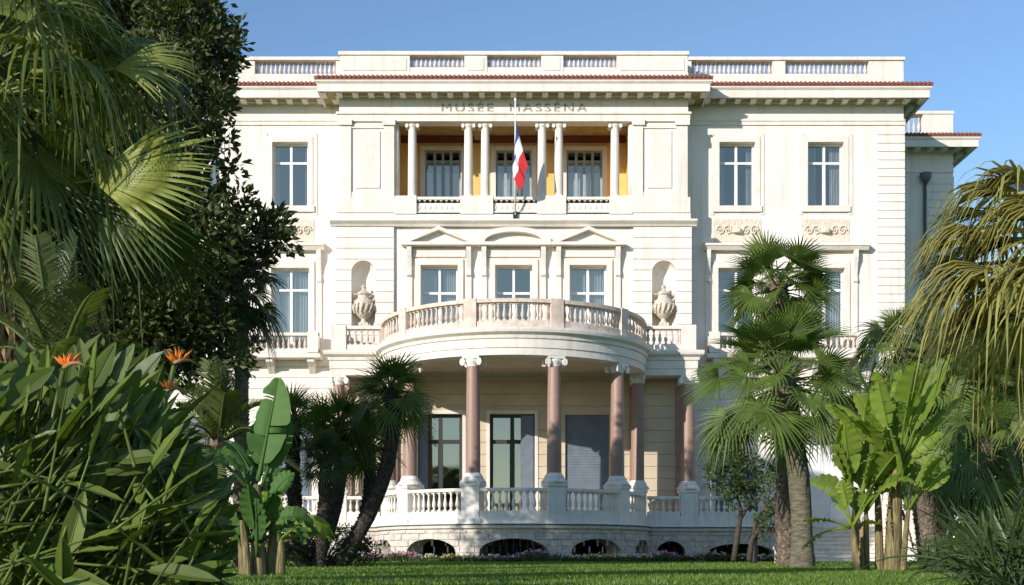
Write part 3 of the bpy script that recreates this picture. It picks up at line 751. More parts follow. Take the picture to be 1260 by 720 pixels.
# --- urns in the niches
def urn(x, label):
    m = MB()
    m.box(-.17,.17,-.17,.17,0,.12)
    m.lathe([(.16,.12),(.10,.2),(.09,.27),(.2,.36),(.32,.50),(.37,.68),(.36,.84),(.28,.96),(.21,1.02),(.20,1.10),(.26,1.16),(.24,1.2),(.15,1.27),(.08,1.32),(.07,1.37),(.10,1.42),(.05,1.50),(.0,1.53)], (0,0,0), 22)
    for k in range(14):
        a = 2*pi*k/14; m.tube([(.34*cos(a),.34*sin(a),.46),(.395*cos(a+.15),.395*sin(a+.15),.62),(.40*cos(a+.3),.40*sin(a+.3),.80)], [.02,.045,.02], 6)
    o = m.build('stone_urn','urn',None,True,(x,.06,9.91)); smooth_auto(o,40)
    for s in (-1,1):
        h = MB(); h.tube([(s*.30,0,.9),(s*.40,0,1.02),(s*.42,0,1.12),(s*.34,0,1.18),(s*.25,0,1.14)], .035, 8); h.build('handle','urn',o,True)
    tag(o, label, 'urn', 'stone urns in the facade niches')
urn(-5.42,'carved stone urn standing in the arched niche left of the three pedimented windows')
urn(5.42,'carved stone urn standing in the arched niche right of the three pedimented windows')

# --- flag
fl = empty('flag', (0.06,-.13,13.9), 'french tricolour hanging from a slanted pole in front of the loggia', 'flag')
p0, p1 = Vector((0,0,0)), Vector((0,-1.45,3.55))
m = MB(); m.tube([tuple(p0),tuple(p1)], [.035,.022], 8); m.lathe([(0,-.02),(.05,.02),(.05,.06),(0,.14)], tuple(p1), 8); m.build('flagpole','white',fl,True)
m = MB(); m.box(-.08,.08,-.02,.14,-.25,.12); m.build('bracket','iron',fl)
m = MB(); NU, NV = 36, 20; vs = []
for i in range(NU+1):
    u = i/NU
    for j in range(NV+1):
        v = j/NV
        b = p1.lerp(p0, .14+.30*v)
        squeeze = (1-.55*u)
        x = .02+.09*u*(1-v)+ .26*u*u*(1-.2*v)+.05*u*(1-v) + .045*sin(v*9+u*2.5)*min(1,u*3)
        x += -.13*sin(pi*u)*v
        y = b.y*(1-.25*u) + .06*cos(v*10+u*3)*min(1,u*3)
        z = b.z - 1.62*u*(1-.10*v) + (.55*(v-.0))*u*.25
        vs.append((x,y,z))
fs = []; mi = []
for i in range(NU):
    for j in range(NV): fs.append((i*(NV+1)+j,i*(NV+1)+j+1,(i+1)*(NV+1)+j+1,(i+1)*(NV+1)+j)); mi.append(min(2,int(3*(i+.5)/NU)))
m.add(vs,fs); m.mi = mi; fo = m.build('flag_cloth',['blue','fwhite','red'],fl,True)

# ---------------------------------------------------------------- vegetation generators (all return MB in local space, heading +X)
def fan_frond(petL, Rb, pitch, nseg=26, spread=R(115), droop=.5, sag=.2, r=.018, split=.45, cup=.15, rnd=None, thread=0, nod=0):
    rnd = rnd or random; m = MB()
    P = lambda t: Vector((petL*t*cos(pitch), 0, petL*t*sin(pitch)-sag*petL*t*t))
    if petL > .02: m.tube([tuple(P(t/5)) for t in range(6)], [r*(1.3-.5*t/5) for t in range(6)], 5)
    E = P(1); T = (P(1)-P(.9)).normalized() if petL > .02 else Vector((cos(pitch),0,sin(pitch)))
    Sd = Vector((0,1,0)); N = T.cross(Sd)*-1
    if N.z < 0: N = -N
    if nod:
        q_ = Matrix.Rotation(nod*rnd.uniform(.7,1.3),3,'Y'); T = q_@T; N = q_@N; q_ = Matrix.Rotation(rnd.uniform(-.95,.95),3,T); N = q_@N; Sd = q_@Sd
    da = 2*spread/nseg
    for k in range(nseg):
        a = -spread+da*(k+.5); L = Rb*(.78+.22*cos(a*.8))*rnd.uniform(.93,1.05)
        d = (T*cos(a)+Sd*sin(a)+N*(cup*abs(sin(a))+.05)).normalized(); sp = (Sd*cos(a)-T*sin(a)); nn = d.cross(sp)
        if nn.dot(N) < 0: nn = -nn
        ts = [.03,.25,split,.62,.8,1.0]; vs = []; dr = droop*rnd.uniform(.7,1.35); kink = rnd.random() < .12
        if kink: dr *= 2.2
        for t in ts:
            p = E+d*L*t; q = max(0,t-.3)
            p = p+Vector((0,0,-dr*L*q*q*1.6)) - d*L*dr*q*q*.35
            w = L*t*math.tan(da/2)*1.02 if t <= split else L*split*math.tan(da/2)*(1-(t-split)/(1-split))**.75*.95+.002
            vs += [tuple(p-sp*w), tuple(p+nn*w*.55), tuple(p+sp*w)]
        m.add(vs, [(3*i+c,3*i+c+1,3*i+4+c,3*i+3+c) for i in range(len(ts)-1) for c in (0,1)])
        if thread and rnd.random() < .5:
            p = E+d*L*.7+Vector((0,0,-dr*L*.3)); 
            ln = rnd.uniform(.2,thread); w=.003; q_ = Vector((rnd.uniform(-.08,.08),rnd.uniform(-.08,.08),-ln))
            m.add([tuple(p+sp*w),tuple(p-sp*w),tuple(p-sp*w+q_),tuple(p+sp*w+q_)],[(0,1,2,3)])
    return m
def feather_frond(L, pitch, sag, n=34, ll=.45, lw=.02, rnd=None, vee=.35, hang=.15):
    rnd = rnd or random; m = MB()
    P = lambda t: Vector((L*t*cos(pitch)*(1-.12*t), 0, L*t*sin(pitch)-sag*L*t*t))
    m.tube([tuple(P(t/8)) for t in range(9)], [.022*(1-.8*t/8)+.003 for t in range(9)], 5)
    for i in range(n):
        t = .14+.85*i/n; p = P(t); T = (P(min(1,t+.02))-P(t-.02)).normalized(); Sd = Vector((0,1,0)); N = Sd.cross(T)*-1
        if N.z < 0: N = -N
        for s in (-1,1):
            d = (T*.62+Sd*s*.8+N*vee+Vector((rnd.uniform(-.08,.08),)*3)).normalized(); l_ = ll*(.35+.65*sin(pi*min(1,t*.95)**.7))*rnd.uniform(.85,1.1); w = lw
            q = d.cross(Vector((0,0,1))).normalized(); vs = []
            for tt,ww in ((0,.4),(.35,1),(.7,.7),(1,.05)):
                c = p+d*l_*tt+Vector((0,0,-hang*l_*tt*tt)); vs += [tuple(c-T*w*ww), tuple(c+T*w*ww)]
            m.add(vs, [(2*k,2*k+1,2*k+3,2*k+2) for k in range(3)])
    return m
def paddle_leaf(petL, L, Wd, pitch, sag, n=18, tear=0.0, fold=.25, r=.02, rnd=None, petsag=.05, tipw=.35, wave=.02, roll=0.0):
    """petiole then a long oval blade with a midrib; tear splits the blade into drooping strips"""
    rnd = rnd or random; m = MB(); LT = petL+L
    P = lambda s_: Vector((s_*cos(pitch)*(1-.25*sag*(s_/LT)**2), 0, s_*sin(pitch)-sag*LT*(s_/LT)**2.4))
    m.tube([tuple(P(LT*.97*t/10)) for t in range(11)], [r*(1.25-1.05*t/10)+.002 for t in range(11)], 6)
    prof = lambda t: (sin(pi*min(1,(t*.93+.05))**(.80)))**.75
    for s in (-1,1):
        i = 0
        while i < n:
            k = 1
            if not (rnd.random() < tear):
                while i+k < n and rnd.random() > tear: k += 1
            hang = rnd.uniform(.0,.9) if tear and rnd.random()<.55 else rnd.uniform(0,.15)
            vs = []
            for j in range(k+1):
                t = (i+j)/n; sh = 0
                if tear and j == 0: sh = .008
                if tear and j == k: sh = -.008
                c = P(petL+L*(t+sh)); T = (P(petL+L*min(1,t+.02))-P(petL+L*max(0,t-.02))).normalized(); Sd = Vector((0,1,0)); N = T.cross(Sd)*-1
                if N.z < 0: N = -N
                if roll: q_ = Matrix.Rotation(roll,3,T); N = q_@N; Sd = q_@Sd
                w = Wd/2*prof(t); 
                if tear and (j==0 or j==k): w *= rnd.uniform(.86,1)
                o1 = Sd*s*w*.5*cos(fold)+N*w*.5*sin(fold)
                o2 = Sd*s*w*cos(fold)*(1-.3*hang)+N*(w*sin(fold)*(1-hang)-w*.55*hang)+T*w*.12
                o2 = o2+N*wave*sin(t*40+s)
                vs += [tuple(c), tuple(c+o1+T*w*.05), tuple(c+o2)]
            m.add(vs, [(3*q+e,3*q+e+1,3*q+4+e,3*q+3+e) for q in range(k) for e in (0,1)])
            i += k
    return m
def place(src_objs, parent, spec):
    """spec: (variant, (x,y,z), rz, scale)"""
    used = set()
    for v,l_,rz,sc in spec:
        s_ = src_objs[v]
        if v in used: c = s_.copy(); COL.objects.link(c)
        else:
            used.add(v); c = s_
            if c.parent is not None: c = s_.copy(); COL.objects.link(c)
        c.parent = parent; c.location = l_; c.rotation_euler = (0,0,rz); c.scale = (sc,sc,sc)
def trunk_path(p0, p1, bend=(0,0), n=10):
    p0, p1 = Vector(p0), Vector(p1); out = []
    for i in range(n+1):
        t = i/n; b = 4*t*(1-t); out.append(p0.lerp(p1,t)+Vector((bend[0]*b,bend[1]*b,0)))
    return out
def rough_trunk(pts, r0, r1, scales=260, n=12, flare=0, sc=.05, up=True):
    """trunk tube covered with short leaf-base stubs"""
    m = MB(); k = len(pts); rad = [r0+(r1-r0)*i/(k-1)+(flare*max(0,1-i/(k-1)*6) if flare else 0) for i in range(k)]
    m.tube(pts, rad, n, jit=.05)
    for q in range(scales):
        t = random.random()*(k-1.001); i = int(t); f = t-i; c = pts[i].lerp(pts[i+1], f); r = rad[i]*(1-f)+rad[i+1]*f; a = random.uniform(0,2*pi)
        o = Vector((cos(a),sin(a),0)); s_ = Vector((-sin(a),cos(a),0)); U = Vector((0,0,1)); w = sc*random.uniform(.7,1.2); h = sc*random.uniform(1.2,2.2); ex = sc*random.uniform(.5,1.1)
        b = c+o*r*.95
        m.add([tuple(b-s_*w),tuple(b+s_*w),tuple(b+o*ex+s_*w*.6+U*h),tuple(b+o*ex-s_*w*.6+U*h),tuple(b+U*h*.9)], [(0,1,2,3),(0,3,4),(1,4,2),(3,2,4)])
    return m
def palm(name, label, cat, base, top, frond_variants, fr_mat, n, tm='trunk', r0=.2, r1=.14, bend=(0,0), group=None, scales=260, sc=.05, skirt=0, skirt_len=.8, flare=0, scale=(.85,1.1), order=None, skirtR=.25, az=None):
    """frond_variants: list of lists of MBs by height class (upright first)"""
    o = empty(name, base, label, cat, group)
    rel = Vector(top)-Vector(base)
    pts = trunk_path((0,0,-.1), rel, bend); smooth_auto(rough_trunk(pts, r0, r1, scales, 12, flare, sc).build('trunk', tm, o), 50)
    objs = []
    for cls in frond_variants: objs.append([g.build('frond', fr_mat, o, True) for g in cls])
    usedset = set(); 
    for i in range(n):
        t = (i+.5)/n; ci = min(len(objs)-1, int(t*len(objs))); v = i % len(objs[ci]); src = objs[ci][v]
        if (ci,v) in usedset: c = src.copy(); COL.objects.link(c)
        else: c = src; usedset.add((ci,v))
        a = i*2.39996+random.uniform(-.2,.2)
        if az: a = az[0]+(az[1]-az[0])*((i*0.618034)%1)
        k = random.uniform(*scale); c.parent = o; c.location = tuple(rel+Vector((0,0,-.25*t*r1*6)))
        c.rotation_euler = (random.uniform(-.12,.12),random.uniform(-.1,.1),a); c.scale = (k,k,k)
    for ci in range(len(objs)):
        for v,s_ in enumerate(objs[ci]):
            if (ci,v) not in usedset: bpy.data.objects.remove(s_)
    if skirt:
        m = MB()
        for i in range(skirt):
            a = random.uniform(0,2*pi); g = fan_frond(skirtR, skirt_len*random.uniform(.6,1.1), R(-62)+random.uniform(-.25,.1), 10, R(38), .1, .3, cup=.0)
            cs,sn = cos(a),sin(a); zo = -random.uniform(.0,.9)*skirt_len*.9
            m.add([(rel.x+x*cs-y*sn, rel.y+x*sn+y*cs, rel.z+z+zo-.05) for x,y,z in g.v], g.f)
        m.build('dead_skirt','dead',o)
    return o
def fan_set(pet, Rb, seed, classes=((75,.25),(45,.45),(15,.6),(-20,.6),(-50,.4)), nseg=26, var=2, spread=115, thread=0, split=.45, droopk=1, cup=.15, nod=0):
    rn = random.Random(seed)
    return [[fan_frond(pet*rn.uniform(.85,1.1), Rb*rn.uniform(.9,1.08), R(p+rn.uniform(-8,8)), nseg, R(spread), d*droopk, .25, rnd=rn, thread=thread, split=split, cup=cup, nod=R(nod)) for _ in range(var)] for p,d in classes]
def leafy(name_mb, lobes, n, leaf=.16, wid=.4, shell=.55, rnd=None, clump=0.0, m=None):
    """n leaves over the ellipsoid lobes (x,y,z,r[,sz]), gathered in twigs"""
    rnd = rnd or random; m = m or name_mb; tot = sum(l_[3]**2 for l_ in lobes)
    for l_ in lobes:
        k = int(n*l_[3]**2/tot); sz = l_[4] if len(l_) > 4 else 1; tw = max(1,k//9)
        for _ in range(tw):
            d = Vector((rnd.gauss(0,1),rnd.gauss(0,1),rnd.gauss(0,1))).normalized(); rr = l_[3]*(shell+(1.12-shell)*rnd.random()**.7)
            c = Vector((l_[0],l_[1],l_[2]))+Vector((d.x*rr,d.y*rr,d.z*rr*sz))
            for q in range(9):
                e = Vector((rnd.gauss(0,1),rnd.gauss(0,1),rnd.gauss(0,1))).normalized(); e = (e+d*.7+Vector((0,0,.25))).normalized()
                b = c+e*leaf*rnd.uniform(.1,.9); L = leaf*rnd.uniform(.7,1.25); s_ = e.cross(Vector((rnd.gauss(0,1),rnd.gauss(0,1),rnd.gauss(0,1)))).normalized(); w = L*wid/2; nn = e.cross(s_)
                m.add([tuple(b),tuple(b+e*L*.5+s_*w+nn*w*.4),tuple(b+e*L),tuple(b+e*L*.5-s_*w+nn*w*.4)],[(0,1,2),(0,2,3)])
    return m
def branches(m, base, lobes, r=.2, n=6):
    base = Vector(base)
    for l_ in lobes:
        t = Vector(l_[:3]); mid = base.lerp(t,.5)+Vector((random.uniform(-.3,.3),random.uniform(-.3,.3),.3)); m.tube([tuple(base),tuple(base.lerp(mid,.5)+Vector((0,0,.1))),tuple(mid),tuple(t)],[r,r*.7,r*.5,r*.15],n)

# ---------------------------------------------------------------- left: evergreen tree
T = 24.0
LB = [(60,50,95),(150,20,80),(225,45,62),(250,110,40),(262,60,32),(190,130,75),(95,160,95),(20,110,100),(-60,100,90),(-80,220,120),(20,250,100),(150,240,90),(215,225,48),(120,330,90),(40,380,80),(200,330,72),(225,400,50),(165,410,55),(255,290,45),(300,285,30),(335,282,22),(350,300,13),(310,320,22),(262,345,34),(285,205,11),(272,175,14),(150,-25,60),(-90,30,100),(225,-5,45),(60,430,70),(160,455,45),(-10,440,60),(215,445,35),(120,395,60),(262,412,24),(296,436,20),(238,398,30),(105,450,55),(-60,380,110),(290,250,16)]  # beyond the left and top edges, extra unseen lobes are added to cast shade
base = (PX(170,T), T-D0, ground_z(0,T-D0))
o = empty('evergreen_tree', base, 'large dark glossy-leaved evergreen tree filling the left, with a leafy bough over the left wing', 'tree')
lobes = []
for px,py,r in LB:
    D = T+random.uniform(-1.3,1.3)*(1 if r>40 else .3); lobes.append((PX(px,D)-base[0], D-T, PZ(py,D)-base[2], r*D/F))
m = MB(); m.tube([(0,0,-.1),(.1,0,1.5),(0,.1,3),(-.1,0,5),(-.2,0,8)],[.34,.3,.27,.22,.14],12); smooth_auto(m.build('trunk','bark',o))
m = MB(); branches(m,(0,0,3.2),lobes,.13); m.build('limbs','bark',o)
m = MB(); leafy(m, lobes, 95000, .18, .48, .30); m.build('crown','magnolia',o)

# dark fan palm hidden behind the evergreen bough
palm('fan_palm','slim dark palm rising behind the evergreen bough beside the left wing window','palm',(PX(296,27),27-D0,1.35),(PX(298,27),27-D0,PZ(352,27)),fan_set(.5,.75,11),'fan_dark',22,r0=.17,r1=.14,scales=300,group='palms in the garden')

# ---------------------------------------------------------------- left: foreground fan palm
D = 11.5; base = (PX(-75,D), D-D0, ground_z(0,D-D0)); top = (PX(-20,D), D-D0, PZ(70,D))
fs_ = fan_set(1.05,1.0,21,classes=((60,.5),(30,.7),(5,.8),(-25,.7),(-50,.5)),nseg=34,var=2,thread=.5,droopk=1.1)
fp = palm('fan_palm','big foreground fan palm with shaggy hanging fronds at the upper left','palm',base,top,fs_,'fan_big',34,r0=.26,r1=.22,scales=500,skirt=110,skirt_len=1.5,skirtR=.9,group='palms in the garden')
def aim_frond(parent, hub, direction, normal, Rb, m_, nseg=34, spread=100, droop=.3, name='frond', split=.5, pet=.8):
    """a frond whose blade starts at hub and opens along direction, with the given upper side"""
    g = fan_frond(0.0, Rb, 0, nseg, R(spread), droop, 0, split=split, cup=.05)
    T_ = Vector(direction).normalized(); N_ = Vector(normal); N_ = (N_-T_*N_.dot(T_)).normalized(); S_ = N_.cross(T_)
    h = Vector(hub)-parent.location; out = MB()
    for x,y,z in g.v: out.v.append(tuple(h+T_*x+S_*y+N_*z))
    out.f = g.f; out.mi = g.mi
    out.tube([tuple(h-T_*pet-Vector((0,0,-.1))),tuple(h-T_*pet*.5),tuple(h)],[.03,.022,.014],6)
    return out.build(name, m_, parent, True)
def W3(px,py,D): return (PX(px,D), D-D0, PZ(py,D))
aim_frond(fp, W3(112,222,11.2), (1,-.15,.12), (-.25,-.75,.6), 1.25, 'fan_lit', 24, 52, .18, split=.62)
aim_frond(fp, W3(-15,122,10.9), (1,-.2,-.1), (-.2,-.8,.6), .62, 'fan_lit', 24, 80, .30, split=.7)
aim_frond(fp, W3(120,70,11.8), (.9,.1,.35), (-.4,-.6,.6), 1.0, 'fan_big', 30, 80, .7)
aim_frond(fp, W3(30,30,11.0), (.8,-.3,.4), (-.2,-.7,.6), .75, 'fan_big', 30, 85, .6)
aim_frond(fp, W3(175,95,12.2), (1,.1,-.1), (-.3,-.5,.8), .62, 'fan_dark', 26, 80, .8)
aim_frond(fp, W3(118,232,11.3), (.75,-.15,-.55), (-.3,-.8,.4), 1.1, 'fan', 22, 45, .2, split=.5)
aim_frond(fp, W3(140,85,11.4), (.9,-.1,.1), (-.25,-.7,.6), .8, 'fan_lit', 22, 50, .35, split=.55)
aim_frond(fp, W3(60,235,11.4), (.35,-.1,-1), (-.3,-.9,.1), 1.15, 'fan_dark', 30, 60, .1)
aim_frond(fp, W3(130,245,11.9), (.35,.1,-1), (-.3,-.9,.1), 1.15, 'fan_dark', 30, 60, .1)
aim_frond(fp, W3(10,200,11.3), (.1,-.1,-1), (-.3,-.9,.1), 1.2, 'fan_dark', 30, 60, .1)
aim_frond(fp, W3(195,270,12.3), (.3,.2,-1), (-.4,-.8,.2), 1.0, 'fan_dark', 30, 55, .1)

# small feather palm below it
D = 10.0; rn = random.Random(5)
ff = [[feather_frond(1.25,R(p+rn.uniform(-6,6)),s,rnd=rn,n=40,ll=.30,lw=.010) for _ in range(2)] for p,s in ((80,.15),(60,.4),(35,.5),(15,.5))]
palm('feather_palm','young feather-leaved palm rising behind the orange flowering clump at far left','palm',(PX(70,D),D-D0,ground_z(0,D-D0)),(PX(70,D),D-D0,PZ(455,D)),ff,'feather',16,r0=.13,r1=.11,scales=120,group='palms in the garden')

# ---------------------------------------------------------------- left foreground: bird of paradise clump
o = empty('bird_of_paradise_plant', (-2.35,-37.5,.9), 'dense clump of upright leathery leaves with orange bird-like flowers at lower left', 'plant')
m = MB(); rn = random.Random(3)
def add_leaf(m, g, loc, rz, tilt=0):
    cs,sn = cos(rz),sin(rz); ct,st = cos(tilt),sin(tilt)
    vs = []
    for x,y,z in g.v:
        y,z = y*ct-z*st, y*st+z*ct
        vs.append((loc[0]+x*cs-y*sn, loc[1]+x*sn+y*cs, loc[2]+z))
    m.add(vs, g.f)
for i in range(1050):
    px_ = rn.uniform(-60,262); ytop = 430+max(0,px_-150)*1.35+rn.uniform(0,14); py_ = ytop+45+(735-ytop-45)*rn.random()**.9; D = rn.uniform(5.6,8.6)
    L = rn.uniform(.30,.50)*D/7; pet = rn.uniform(.25,.6); az = rn.gauss(.05,.5) if rn.random()<.72 else rn.uniform(-pi,pi); pitch = R(rn.gauss(60,13)) if py_ < 560 else R(rn.gauss(36,22))
    g = paddle_leaf(pet, L, L*rn.uniform(.25,.34), pitch, rn.uniform(.0,.14), 10, 0, rn.uniform(.2,.6), .005, rn, wave=.003, roll=rn.gauss(.55,.6)*cos(az))
    tl = rn.uniform(-.5,.5); h_ = pet*sin(pitch); ry = -h_*sin(tl); rz_ = h_*cos(tl); rx = pet*cos(pitch)
    bx_ = PX(px_,D)-(rx*cos(az)-ry*sin(az)); by_ = D-(rx*sin(az)+ry*cos(az)); bz = PZ(py_,D)-rz_
    q = MB(); add_leaf(q, g, (bx_, by_, bz), az, tl)
    if any(y < 3.9 or 632+x*F/y > 296 or 685-(z-EYE)*F/y < 408 for x,y,z in q.v[::4]): continue
    add_leaf(m, g, (bx_+2.35, by_-D0+37.5, bz-.9), az, tl)
for i in range(120):      # stalks down to the soil
    D = rn.uniform(6,8.2); px_ = rn.uniform(-60,200); x = PX(px_,D); g0 = ground_z(0,D-D0); hh = rn.uniform(.5,1.1)
    m.tube([(x+2.35-.15,D-D0+37.5,g0-.95),(x+2.35,D-D0+37.5,g0-.9+hh)],[.014,.008],5)
m.build('foliage','bird',o,True)
def bird_flower(px,py,D,rz,k=1.0):
    h = Vector(W3(px,py,D))-o.location; s_ = MB(); foot = Vector((h.x-.30,h.y+.35,.3)); s_.tube([tuple(foot),tuple(foot.lerp(h,.6)+Vector((-.04,0,.05))),tuple(h)],[.012,.010,.012],6)
    cs,sn = cos(rz),sin(rz); bk = [h+Vector((t*.20*k*cs,t*.20*k*sn,.02*k+.035*k*sin(pi*t))) for t in (0,.3,.6,1)]
    s_.tube([tuple(p) for p in bk],[.014*k,.020*k,.012*k,.002],8); s_.mi = [1]*14+[0]*(len(s_.f)-14); fl_ = s_.build('flower_beak',['beak','bird'],o,True)
    p = MB()
    for j in range(6):
        a = R(50+j*20+rn.uniform(-6,6)); L = rn.uniform(.11,.16)*k; b = h+Vector((.04*k*cs,.04*k*sn,.02*k)); d = Vector((cos(a)*cs,cos(a)*sn+rn.uniform(-.2,.2),sin(a))).normalized(); q = Vector((-sin(a)*cs,0,cos(a)))*.016*k
        p.add([tuple(b),tuple(b+d*L*.5+q),tuple(b+d*L),tuple(b+d*L*.5-q),tuple(b+d*L*.5+Vector((0,-.012,0)))],[(0,1,4),(1,2,4),(2,3,4),(3,0,4)])
    p.build('petals','orange',fl_)
bird_flower(78,456,5.7,R(-15),.64); bird_flower(214,450,6.5,R(35),.70); bird_flower(205,484,6.2,R(60),.62)

# ---------------------------------------------------------------- banana plants
def banana(name, label, base, stems, leaves, lm, group='banana plants in the garden'):
    o = empty(name, base, label, 'banana plant', group)
    for (x,y,h,r,lx) in stems:
        m = MB(); m.tube([(x,y,-.1),(x+lx*.3,y,h*.35),(x+lx*.6,y,h*.7),(x+lx,y,h)],[r*1.15,r,r*.85,r*.5],10,jit=.06); smooth_auto(m.build('stem','bstem',o),60)
    for (loc,rz,pet,L,w,pitch,sag,tear,fold,tilt) in leaves:
        g = paddle_leaf(pet,L,w,R(pitch),sag,26,tear,fold,.022,roll=random.uniform(.2,1.0)*cos(R(rz))); q = MB(); add_leaf(q,g,loc,R(rz),R(tilt)); q.build('leaf',lm,o,True)
    return o
D = 17.0; s = D/F
b0 = (PX(318,D), D-D0, ground_z(0,D-D0)-.02)
h = lambda py: PZ(py,D)-b0[2]
banana('banana_plant','banana plant with one broad upright dark green leaf, left of the dark palm clump',b0,
 [(0,0,1.3,.10,-.02),(.12,.15,1.0,.07,.1),(-.22,.1,.9,.07,-.05),(-.1,-.15,.8,.06,-.1)],
 [((0,0,1.35),80,.25,1.5,.62,82,.14,.12,.25,8),((-.06,.1,1.3),100,.3,1.35,.50,76,.3,.12,.3,14),((-.1,0,1.2),165,.4,1.35,.50,58,.3,.06,.3,50),((-.15,0,1.3),140,.3,1.3,.45,76,.25,.08,.3,30),((.1,.1,1.0),30,.3,1.1,.40,70,.4,.06,.3,-40),((0,.1,1.2),110,.3,1.3,.45,80,.2,.06,.3,20),((-.1,-.1,.5),-60,.2,1.0,.36,66,.3,.04,.4,-20),((-.2,0,.4),-120,.2,1.0,.36,70,.3,.04,.4,20),
  ((0,0,1.2),170,.5,1.15,.40,62,.35,.08,.3,30),((-.1,0,1.2),200,.5,1.1,.36,50,.5,.1,.3,-20),((-.15,0,1.0),150,.6,.9,.32,70,.3,.1,.3,40),
  ((.05,0,.6),-5,.25,1.15,.30,48,.75,.05,.5,35),((.05,-.1,.5),-25,.2,.95,.28,40,.7,.05,.5,-30),((0,-.1,.5),-75,.2,.85,.34,72,.2,.0,.4,10),
  ((0,-.1,.3),-110,.25,.8,.30,75,.2,.0,.4,-10),((.05,0,.9),20,.3,.8,.3,65,.4,.1,.3,20),((-.1,-.1,.6),-150,.3,.9,.3,60,.4,.05,.3,30),((-.25,0,.9),185,.5,.8,.3,35,.4,.05,.3,-60)],
 'banana_dark')
D = 18.5; b0 = (PX(345,D), D-D0, ground_z(0,D-D0)-.02)
banana('banana_plant','small yellow-green banana plant with arching leaves at the foot of the broad-leaved one',b0,[(0,0,.6,.07,.02),(-.15,.1,.5,.06,-.05)],
 [((0,0,.55),0,.3,1.15,.32,48,.7,.05,.5,45),((0,0,.5),-18,.25,1.0,.30,36,.6,.05,.5,-45),((0,0,.5),180,.3,.9,.32,58,.5,.05,.4,40),((0,0,.5),-90,.2,.9,.36,72,.2,.0,.4,10),((0,0,.5),-140,.2,.9,.32,68,.3,.04,.4,30),((0,0,.6),60,.3,1.0,.34,74,.3,.05,.3,-30),((-.1,0,.4),-160,.2,.8,.3,40,.5,.05,.4,50)],'banana')
rn = random.Random(77)
ff = [[feather_frond(1.5,R(p+rn.uniform(-6,6)),s_,rnd=rn,n=30,ll=.42,lw=.016) for _ in range(2)] for p,s_ in ((80,.15),(60,.4),(38,.5),(15,.5))]
palm('feather_palm','low feather-leaved palm between the orange-flowered clump and the broad banana leaf','palm',(PX(262,20),20-D0,ground_z(0,20-D0)),(PX(268,20),20-D0,PZ(540,20)),ff,'feather',26,r0=.15,r1=.13,scales=200,group='palms in the garden')
shrub_late = True
D = 22.0; b0 = (PX(1098,D), D-D0, ground_z(0,D-D0)-.02)
st = [(0,0,1.9,.15,.08),(-.52,.1,1.2,.075,-.12),(-.66,-.1,.9,.065,-.1),(-.40,.25,1.2,.06,0),(.14,-.15,1.3,.055,.12),(-.12,.35,1.6,.08,-.05)]
lv = []
rb = random.Random(12)
spec = []
for (hx,hy,hz,n_,Lm,pm) in ((.08,0,1.8,15,1.75,.85),(-.15,.35,1.5,8,1.5,.7),(-.64,.1,1.1,9,1.35,.7),(.24,-.15,1.1,6,1.0,.5),(-.76,-.1,.8,8,.65,.4),(-.4,.25,1.1,7,1.15,.55)):
    for q in range(n_):
        rz = q*137.5+hx*100; pt = rb.choice((80,72,64,56,44)) if Lm > .8 else rb.choice((60,40,20,0))
        if abs(sin(R(rz))) > .8 and pt < 60: pt = 74
        spec.append(((hx,hy,hz),rz,pm*rb.uniform(.7,1.2),Lm*rb.uniform(.75,1.05),(.50 if Lm>.8 else .30)*rb.uniform(.85,1.15),pt,rb.uniform(.2,.6)*(1.3-pt/90),rb.choice((.04,.1,.14)),rb.uniform(.15,.4),rb.uniform(-50,50)))
for (loc,rz,pet,L,w,pitch,sag,tear,fold,tilt) in spec:
    lv.append((loc,rz,pet,L*rb.uniform(1.0,1.16),w,pitch,sag,tear,fold,tilt*.4))
rbn = banana('banana_plant','tall bright green banana clump with torn leaves standing right of the white steps',b0,st,lv,'banana')
for (x,y,z,rz) in ((0,-.05,1.6,190),(.08,0,1.3,-20),(-.5,.1,1.0,-160)):
    g = paddle_leaf(.12,.75,.13,R(-70),.2,14,.3,.8,.008); q = MB(); add_leaf(q,g,(x,y,z),R(rz),.3); q.build('dead_leaf','dead',rbn,True)

# ---------------------------------------------------------------- dwarf fan palm clump, left of the portico
D = 28.0
cl = [((408,690),(480,480),.17,(.50,0),1.05,27.6),((385,690),(418,520),.16,(.25,0),1.0,28.4),((372,690),(362,515),.17,(-.1,0),.95,29),((392,690),(400,560),.14,(.05,0),.6,27),((420,690),(452,548),.14,(.3,0),.9,29.2)]
ds_l = ['dwarf fan palm with the tallest right-leaning trunk beside the left portico columns','shorter curved dwarf fan palm in the middle of the leaning clump','upright dwarf fan palm at the left side of the leaning clump','lowest dwarf fan palm at the front of the leaning clump','dwarf fan palm whose low crown sits under the tallest one']
for i,((bx0,by0),(tx,ty),r,bend,k,DD) in enumerate(cl):
    palm('dwarf_fan_palm',ds_l[i],'palm',(PX(bx0,DD),DD-D0,ground_z(0,DD-D0)),(PX(tx,DD),DD-D0,PZ(ty,DD)),fan_set(.44*k+.12,.54*k+.12,31+i,nseg=18,var=3,spread=115,split=.28,nod=30,classes=((75,.05),(50,.08),(28,.1),(5,.15),(-20,.2))),'fan_dark' if i in (3,) else 'fan',44 if i<2 else 34,tm='trunk_dark',r0=r,r1=r*.95,bend=bend,scales=350,sc=.045,group='leaning dwarf fan palm clump')
